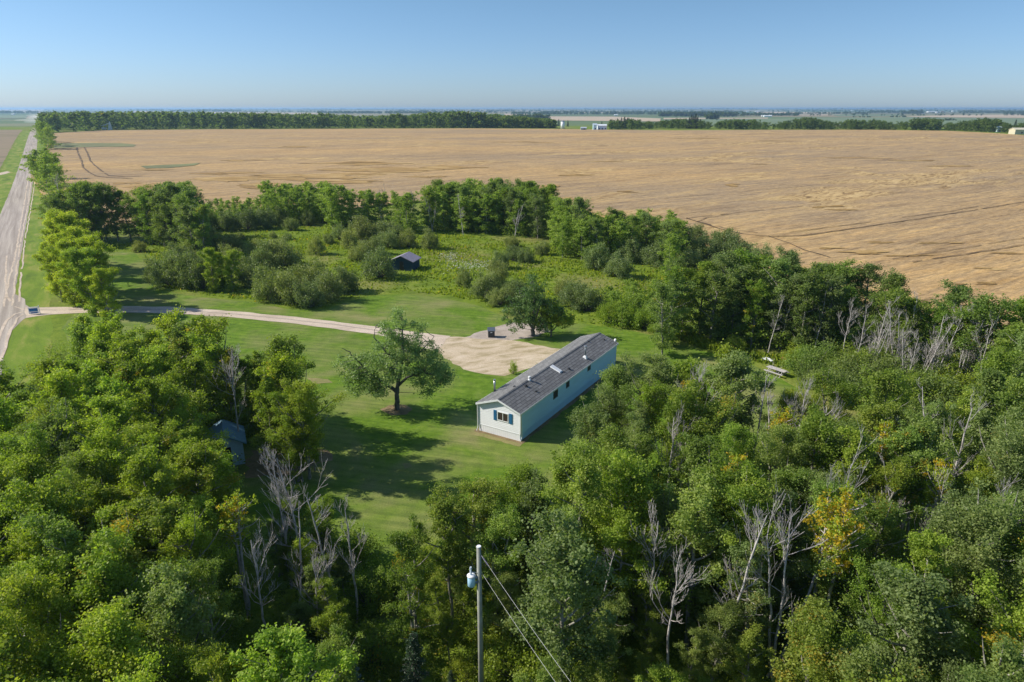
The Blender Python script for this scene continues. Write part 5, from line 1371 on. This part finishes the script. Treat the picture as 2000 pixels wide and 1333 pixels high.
shed('garden_shed', (x - .3, y, 0), math.radians(24), 3.0, 3.2, 2.3, 3.2, M['shed_white'], M['shed_blue'], 'pale blue shed with blue roof half hidden by poplars at the lawn edge')
x, y = G(960, 660)
r = setp(empty('lidded_box', (x, y, 0), math.radians(4)), 'black lidded steel box with a white sticker standing on the grey gravel', 'garbage box')
q = MB(); q.box(-.48, .48, 0, .85, .06, 1.0); q.prism([(0, 1.0), (.85, 1.0), (.85, 1.22)], 'x', -.48, .48); q.build('body', plain('black_painted_steel', (.03, .035, .045), .45), r, .015)
q = MB(); q.prism([(-.12, .99), (.95, 1.26), (.95, 1.31), (-.12, 1.04)], 'x', -.56, .56); q.build('lid', plain('grey_lid', (.09, .11, .14), .4), r, .01)
q = MB(); q.box(-.14, .12, -.006, 0, .72, .84); q.build('sticker', M['white'], r)
for a_ in (-.4, .4):
    for b_ in (.08, .77): q = MB(); q.box(a_ - .05, a_ + .05, b_ - .05, b_ + .05, 0, .06); q.build('foot', M['dark'], r)
# roadside sign
x, y = G(67, 614.5)
r = setp(empty('yard_sign', (x, y, 0), math.radians(-6) + math.atan2(-x, y) * .8), 'blue and white property sign on a post at the driveway mouth', 'sign')
q = MB(); q.box(-.68, .68, -.02, .02, .12, 1.12); pn_ = q.build('panel', M['white'], r)
bl = plain('sign_blue', (.01, .10, .36), .5, var=.03); cyn = plain('sign_light_blue', (.02, .3, .55), .5, var=.03)
q = MB(); q.box(-.56, .58, -.026, -.021, .52, 1.0); q.build('blue_field', bl, pn_)
q = MB(); q.box(-.4, .5, -.026, -.021, .2, .36); q.build('lower_band', bl, pn_)
q = MB(); q.box(-.46, .45, -.031, -.027, .64, .72); q.build('light_stripe', cyn, pn_)
q = MB(); q.box(.76, .86, -.05, .05, 0, 1.45); q.build('post', M['white'], r, .01)
q = MB(); q.box(-.7, .76, -.03, .03, 1.18, 1.25); q.build('arm', M['white'], r)
# picnic table
p0 = Vector((*G(1500, 715, .75), .75)); p1 = Vector((*G(1535.5, 726.5, .75), .75))
L = (p1 - p0).length; an = math.atan2((p1 - p0).y, (p1 - p0).x)
r = setp(empty('picnic_table', ((p0.x + p1.x) / 2, (p0.y + p1.y) / 2, 0), an), 'weathered grey plank picnic table in long grass beside the near grove', 'picnic table')
q = MB()
for i in range(5): q.box(-L/2, L/2, -.42 + i * .17, -.42 + i * .17 + .155, .71, .75)
q.build('tabletop', M['wood'], r)
for s_ in (-1, 1):
    q = MB()
    for i in range(2): q.box(-L/2, L/2, s_ * .75 - .14 + i * .145, s_ * .75 - .14 + i * .145 + .135, .41, .45)
    q.build('bench', M['wood'], r)
    for t_ in (-1, 1):
        q = MB(); xx = s_ * (L/2 - .35)
        q.hexa([(xx - .03, t_ * .8 - .05, 0), (xx + .03, t_ * .8 - .05, 0), (xx + .03, t_ * .8 + .05, 0), (xx - .03, t_ * .8 + .05, 0), (xx - .03, t_ * .25 - .05, .7), (xx + .03, t_ * .25 - .05, .7), (xx + .03, t_ * .25 + .05, .7), (xx - .03, t_ * .25 + .05, .7)])
        q.build('leg', M['wood'], r)
    q = MB(); xx = s_ * (L/2 - .35); q.box(xx + .031, xx + .08, -.85, .85, .33, .40); q.build('crossbar', M['wood'], r)
x, y = G(1500, 706)
q = MB(); q.box(-.7, .7, -.4, .4, .25, .33); q.box(-.6, -.5, -.35, .35, 0, .25); q.box(.5, .6, -.35, .35, 0, .25)
setp(q.build('low_platform', M['white'], None, .01, loc=(x, y, 0)), 'pale low board stand just behind the picnic table', 'board stand')
bpy.data.objects['low_platform'].rotation_euler.z = an
def barrel(px, py, label, tilt=0):
    x, y = G(px, py)
    q = MB(); q.tube([(0, 0, 0), (0, 0, .28), (0, 0, .30), (0, 0, .32), (0, 0, .58), (0, 0, .60), (0, 0, .62), (0, 0, .88), (0, 0, .86), (0, 0, .5)], [.29, .29, .305, .29, .29, .305, .29, .29, .26, .26], 16, True)
    o = q.build('rusty_barrel', M['rust'], None, smooth=True, loc=(x, y, .02 if not tilt else .28)); o.rotation_euler = (tilt, 0, .5)
    return setp(o, label, 'barrel')
barrel(1307, 662, 'rusty steel barrel at the lawn edge past the far end of the home', 0)
barrel(1528, 705, 'rusty steel barrel lying under the trees behind the picnic table', 1.5)
x, y = G(101, 418)
import bmesh
b = bmesh.new(); bmesh.ops.create_icosphere(b, subdivisions=3, radius=.8)
for v in b.verts:
    n_ = 1 + .18 * math.sin(v.co.x * 4 + 1) * math.cos(v.co.y * 3.3) + .1 * math.sin(v.co.z * 7 + v.co.x * 5); v.co = Vector((v.co.x * 1.4 * n_, v.co.y * n_, v.co.z * .55 * n_))
me = bpy.data.meshes.new('field_stone'); b.to_mesh(me); b.free(); me.materials.append(plain('pale_stone', (.38, .37, .36), .9, var=.3))
setp(link('field_stone', me, None, (x, y, .2)), 'pale grey boulder in the ditch grass beside the gravel road', 'boulder')

# ------------------------------------------------------------------ power pole and wires
PZ = 10.5
x, y = G(935, 1068, PZ)
r = setp(empty('power_pole', (x, y, 0)), 'grey wooden power pole carrying a round transformer', 'power pole')
q = MB(); q.tube([(0, 0, -.02), (0, 0, 5), (0, 0, PZ)], [.165, .14, .115], 14); q.build('pole', plain('silvered_pole_wood', (.3, .31, .27), .85, var=.25, vscale=2), r, smooth=True)
q = MB(); q.tube([(0, 0, PZ), (0, 0, PZ + .03)], [.125, .115], 12); q.build('pole_cap', M['white'], r)
tr = MB(); cx, cyy = -.40, -.12
tr.tube([(cx, cyy, 8.22), (cx, cyy, 8.26), (cx, cyy, 8.82)], [.17, .2, .2], 18); T_ = tr.build('transformer', plain('pale_blue_paint', (.35, .58, .72), .35, var=.06), r, smooth=True)
q = MB(); q.tube([(cx, cyy, 8.82), (cx, cyy, 8.86), (cx, cyy, 8.90)], [.225, .225, .12], 18); q.build('transformer_lid', M['white'], T_, smooth=True)
q = MB(); pts_ = []; rs_ = []
for i in range(6): pts_ += [(cx - .02, cyy, 8.88 + i * .065), (cx - .02, cyy, 8.90 + i * .065)]; rs_ += [.035, .06]
q.tube(pts_, rs_, 12); q.tube([(cx - .02, cyy, 9.24), (cx - .02, cyy, 9.36)], [.07, .05], 12); q.build('bushing', plain('grey_porcelain', (.5, .58, .66), .25, var=.04), T_)
q = MB(); q.tube([(cx, cyy, 9.05), (-.2, -.1, 9.02), (-.08, -.05, 8.93)], .022, 6); q.build('arm_bracket', M['metal'], r)
q = MB(); q.box(-.22, -.08, -.14, 0, 8.35, 8.41); q.box(-.22, -.08, -.14, 0, 8.65, 8.71); q.build('mount_bracket', M['greymetal'], r)
A0 = Vector((x + .1, y - .05, 10.05)); e0 = Vector((*G(1115, 1333, 9.35), 9.35))
B0 = Vector((x + .12, y - .02, 8.95)); e1 = Vector((*G(1085, 1333, 8.3), 8.3))
q = MB(); d_ = (e0 - A0).normalized()
for i in range(6): q.tube([A0 + d_ * (.25 + i * .1), A0 + d_ * (.30 + i * .1)], [.045, .03], 10)
q.tube([A0, A0 + d_ * .9], .015, 6)
for v in range(len(q.v)): q.v[v] = (q.v[v][0] - x, q.v[v][1] - y, q.v[v][2])
q.build('strain_insulator', plain('brown_porcelain', (.16, .15, .2), .3, var=.05), r)
M['wire'] = plain('aluminium_wire', (.4, .41, .43), .5, .0, .05)
for (a_, e_, lb, off) in ((A0 + d_ * .8, e0, 'upper aluminium wire running down from the pole top across the near grove', 0), (B0, e1, 'lower aluminium wire running from below the transformer across the near grove', 0)):
    pts_ = []
    for i in range(41):
        t_ = i / 40 * 3.2
        p = a_ + (e_ - a_) * t_; p.z += 0.9 * (t_ * t_ - t_) * .35
        pts_.append(p)
    q = MB(); q.tube(pts_, .007, 5); setp(q.build('power_wire', M['wire']), lb, 'power line', 'wires of the power pole')

# ------------------------------------------------------------------ far buildings
def far_house(px, py, w, d, ez, rz_, wallc, roofc, label, name='farm_house', rot=0, cat='house', win=2):
    x, y = G(px, py); z = gz(x, y)
    r = setp(empty(name, (x, y, z - .3), rot), label, cat)
    wm = plain('painted_wall', wallc, .6, var=.05); rm = plain('roofing', roofc, .6, var=.1)
    m_ = MB(); m_.box(-w/2, w/2, 0, d, 0, ez); m_.prism([(0.0, ez), (d, ez), (d/2, rz_)], 'x', -w/2 + .01, w/2 - .01); m_.build('wall', wm, r)
    q = MB(); s_ = (rz_ - ez) / (d/2); q.prism([(-.4, ez - .4*s_ + .02), (d/2, rz_ + .02), (d + .4, ez - .4*s_ + .02), (d + .4, ez - .4*s_ + .25), (d/2, rz_ + .3), (-.4, ez - .4*s_ + .25)], 'x', -w/2 - .4, w/2 + .4); q.build('roof', rm, r)
    for i in range(win):
        q = MB(); xx = -w/2 + (i + .6) * w / win; q.box(xx - .7, xx + .7, -.06, 0, 1.2, min(2.6, ez - .3)); q.build('window', M['glass'], r)
    return r
far_house(1176, 254.6, 10, 8, 5.0, 6.2, (.75, .82, .88), (.7, .75, .8), 'white and blue two-part farmhouse between dark trees past the wheat', win=3)
far_house(1162, 254.8, 4, 5, 6.0, 7.0, (.55, .8, .9), (.5, .6, .7), 'narrow white annex left of the white and blue farmhouse', 'farm_annex', win=1)
far_house(1140, 255.0, 6, 5, 2.6, 3.6, (.25, .35, .38), (.4, .45, .5), 'low grey garage left of the farmhouse past the wheat', 'garage', cat='garage', win=1)
x, y = G(1100, 252.5)
r = setp(empty('grain_bin', (x, y + 10, gz(x, y))), 'white round grain bin at the end of the long dark wood', 'grain bin')
q = MB(); q.tube([(0, 0, 0), (0, 0, 8)], 2.2, 16); q.build('bin_wall', M['white'], r, smooth=True); q = MB(); q.tube([(0, 0, 8), (0, 0, 9.6)], [2.35, .2], 16); q.build('roof', M['metal'], r)
x, y = G(218, 254)
r = setp(empty('white_auger', (x, y - 3, gz(x, y))), 'tiny white peaked machine at the foot of the far wood', 'farm machine')
q = MB(); q.prism([(-2, 0), (2.2, 0), (1.6, 5), (.9, 9)], 'y', -1, 1); q.build('tower', M['white'], r); q = MB(); q.tube([(-9, 0, 4.2), (1, 0, 7.2)], .5, 6); q.build('boom', M['white'], r)
x, y = G(206, 254); q = MB(); q.box(-2.5, 2.5, -1, 1, .5, 2.8); q.box(-2, -1.4, -1.1, 1.1, 0, .9); q.box(1.2, 1.8, -1.1, 1.1, 0, .9)
setp(q.build('white_trailer', M['white'], None, .1, loc=(x, y - 2, gz(x, y))), 'small white trailer left of the white peaked machine', 'trailer')
far_house(1993, 263, 11, 9, 4.5, 6.0, (.55, .5, .36), (.6, .56, .42), 'straw-coloured shed at the far right corner of the wheat', 'farm_shed', cat='shed', win=1)
far_house(1951, 258.8, 4, 4, 5, 6, (.5, .62, .62), (.4, .5, .5), 'small grey-blue shed left of the straw-coloured one', 'farm_shed', cat='shed', win=1)
for i, (px, py, w, lb) in enumerate([(25, 225, 16, 'white farm building past the road bend on the far plain'), (1460, 219.0, 22, 'white silo-like farm building farthest left on the hazy plain'), (1480, 219.2, 40, 'long white barn right of the silo-like farm building'), (1491, 228.3, 14, 'small white shed at the near farmyard on the plain'), (1500, 228.8, 30, 'wide white shed of the near farmyard on the plain'), (1505, 227.9, 12, 'last white shed of the near farmyard on the plain'),
        (1730, 220.5, 26, 'pale house among trees left of the big far farmyard'), (1787, 219.5, 60, 'long white barn of the big far farmyard'), (1802, 222.5, 20, 'small white shed before the long barn of the far farmyard'), (1820, 219.8, 60, 'cream long barn of the far farmyard'), (1833, 221.0, 30, 'blue-white barn beside a red one in the far farmyard'), (1864, 218.3, 40, 'white barn right end of the far farmyard'), (1203, 226.5, 16, 'white roof among trees above the farmhouse'), (1665, 217.4, 30, 'pale roof on the hazy skyline plain'), (1350, 254.2 - 6, 5, 'small blue-white cottage roof in the far hedge')]):
    far_house(px, py, w, w * .45, 6 if py < 225 else 4, 9 if py < 225 else 6, (.8, .8, .8), (.75, .78, .8), lb, 'farm_building', cat='farm building', win=0)
far_house(1841, 220.2, 14, 8, 6, 9, (.3, .05, .06), (.3, .1, .1), 'dark red barn in the big far farmyard', 'farm_building', cat='farm building', win=0)
for i, (px, py, z) in enumerate([(1345, 252.5, 13), (1349, 252.5, 16), (1353, 252.5, 15), (1357, 252.5, 17), (1361, 252.5, 14), (1367, 252.5, 11), (1091, 247, 12), (1109, 248, 9), (1175, 251, 8), (1213, 253, 13), (1219, 253, 14), (1225, 253, 13), (1980, 258, 12), (1205, 253, 12), (1400, 236, 10)]):
    x, y = G(px, py); k = (y + 14) / y
    SPRUCE[i % 2].place(x * k, y * k, z, f"far dark pointed spruce past the wheat, {ORD[i]} of those by the farmhouse", 'spruce tree', 'far spruces by the farmhouse', (.2, .0, .8, 1), wide=1.15)
x, y = G(89, 247); SPRUCE[0].place(x, y + 8, 20, 'tall lone spruce at the end of the roadside row', 'spruce tree', 'far roadside spruce', (.2, 0, .8, 1))

# ------------------------------------------------------------------ air
def volume(name, lo, hi, dens, col, aniso, label, shape='box', kind='stuff'):
    m = bpy.data.materials.new(name); m.use_nodes = True; ns = m.node_tree.nodes; ns.clear()
    o_ = ns.new('ShaderNodeOutputMaterial'); pv = ns.new('ShaderNodeVolumePrincipled')
    pv.inputs['Density'].default_value = dens; pv.inputs['Color'].default_value = (*col, 1); pv.inputs['Anisotropy'].default_value = aniso
    m.node_tree.links.new(pv.outputs[0], o_.inputs['Volume'])
    if shape == 'box': q = MB(); q.box(lo[0], hi[0], lo[1], hi[1], lo[2], hi[2]); o = q.build(name, m)
    else:
        b = bmesh.new(); bmesh.ops.create_icosphere(b, subdivisions=3, radius=1); me = bpy.data.meshes.new(name); b.to_mesh(me); b.free(); me.materials.append(m)
        o = link(name, me, None, lo); o.scale = hi
    return setp(o, label, kind=kind)
volume('haze', (-60000, -60000, -1.0), (60000, 60000, 42.0), HAZE, (0.38, 0.6, 0.92), 0.3, 'thin blue summer haze over the plain')

for i, (px, py, rx, rz_, d_) in enumerate([(70, 240, 16, 4, .010), (74, 233, 22, 6, .010), (82, 229, 34, 8, .006), (95, 229, 45, 9, .004), (60, 236, 26, 3, .006)]):
    x, y = G(px, py)
    volume('dust_cloud', (x + (i == 3) * 15, y, gz(x, y) + rz_ * .6), (rx, rx * 2.2, rz_), d_, (.95, .93, .9), 0.2, 'pale dust hanging over the far end of the gravel road', 'ball')
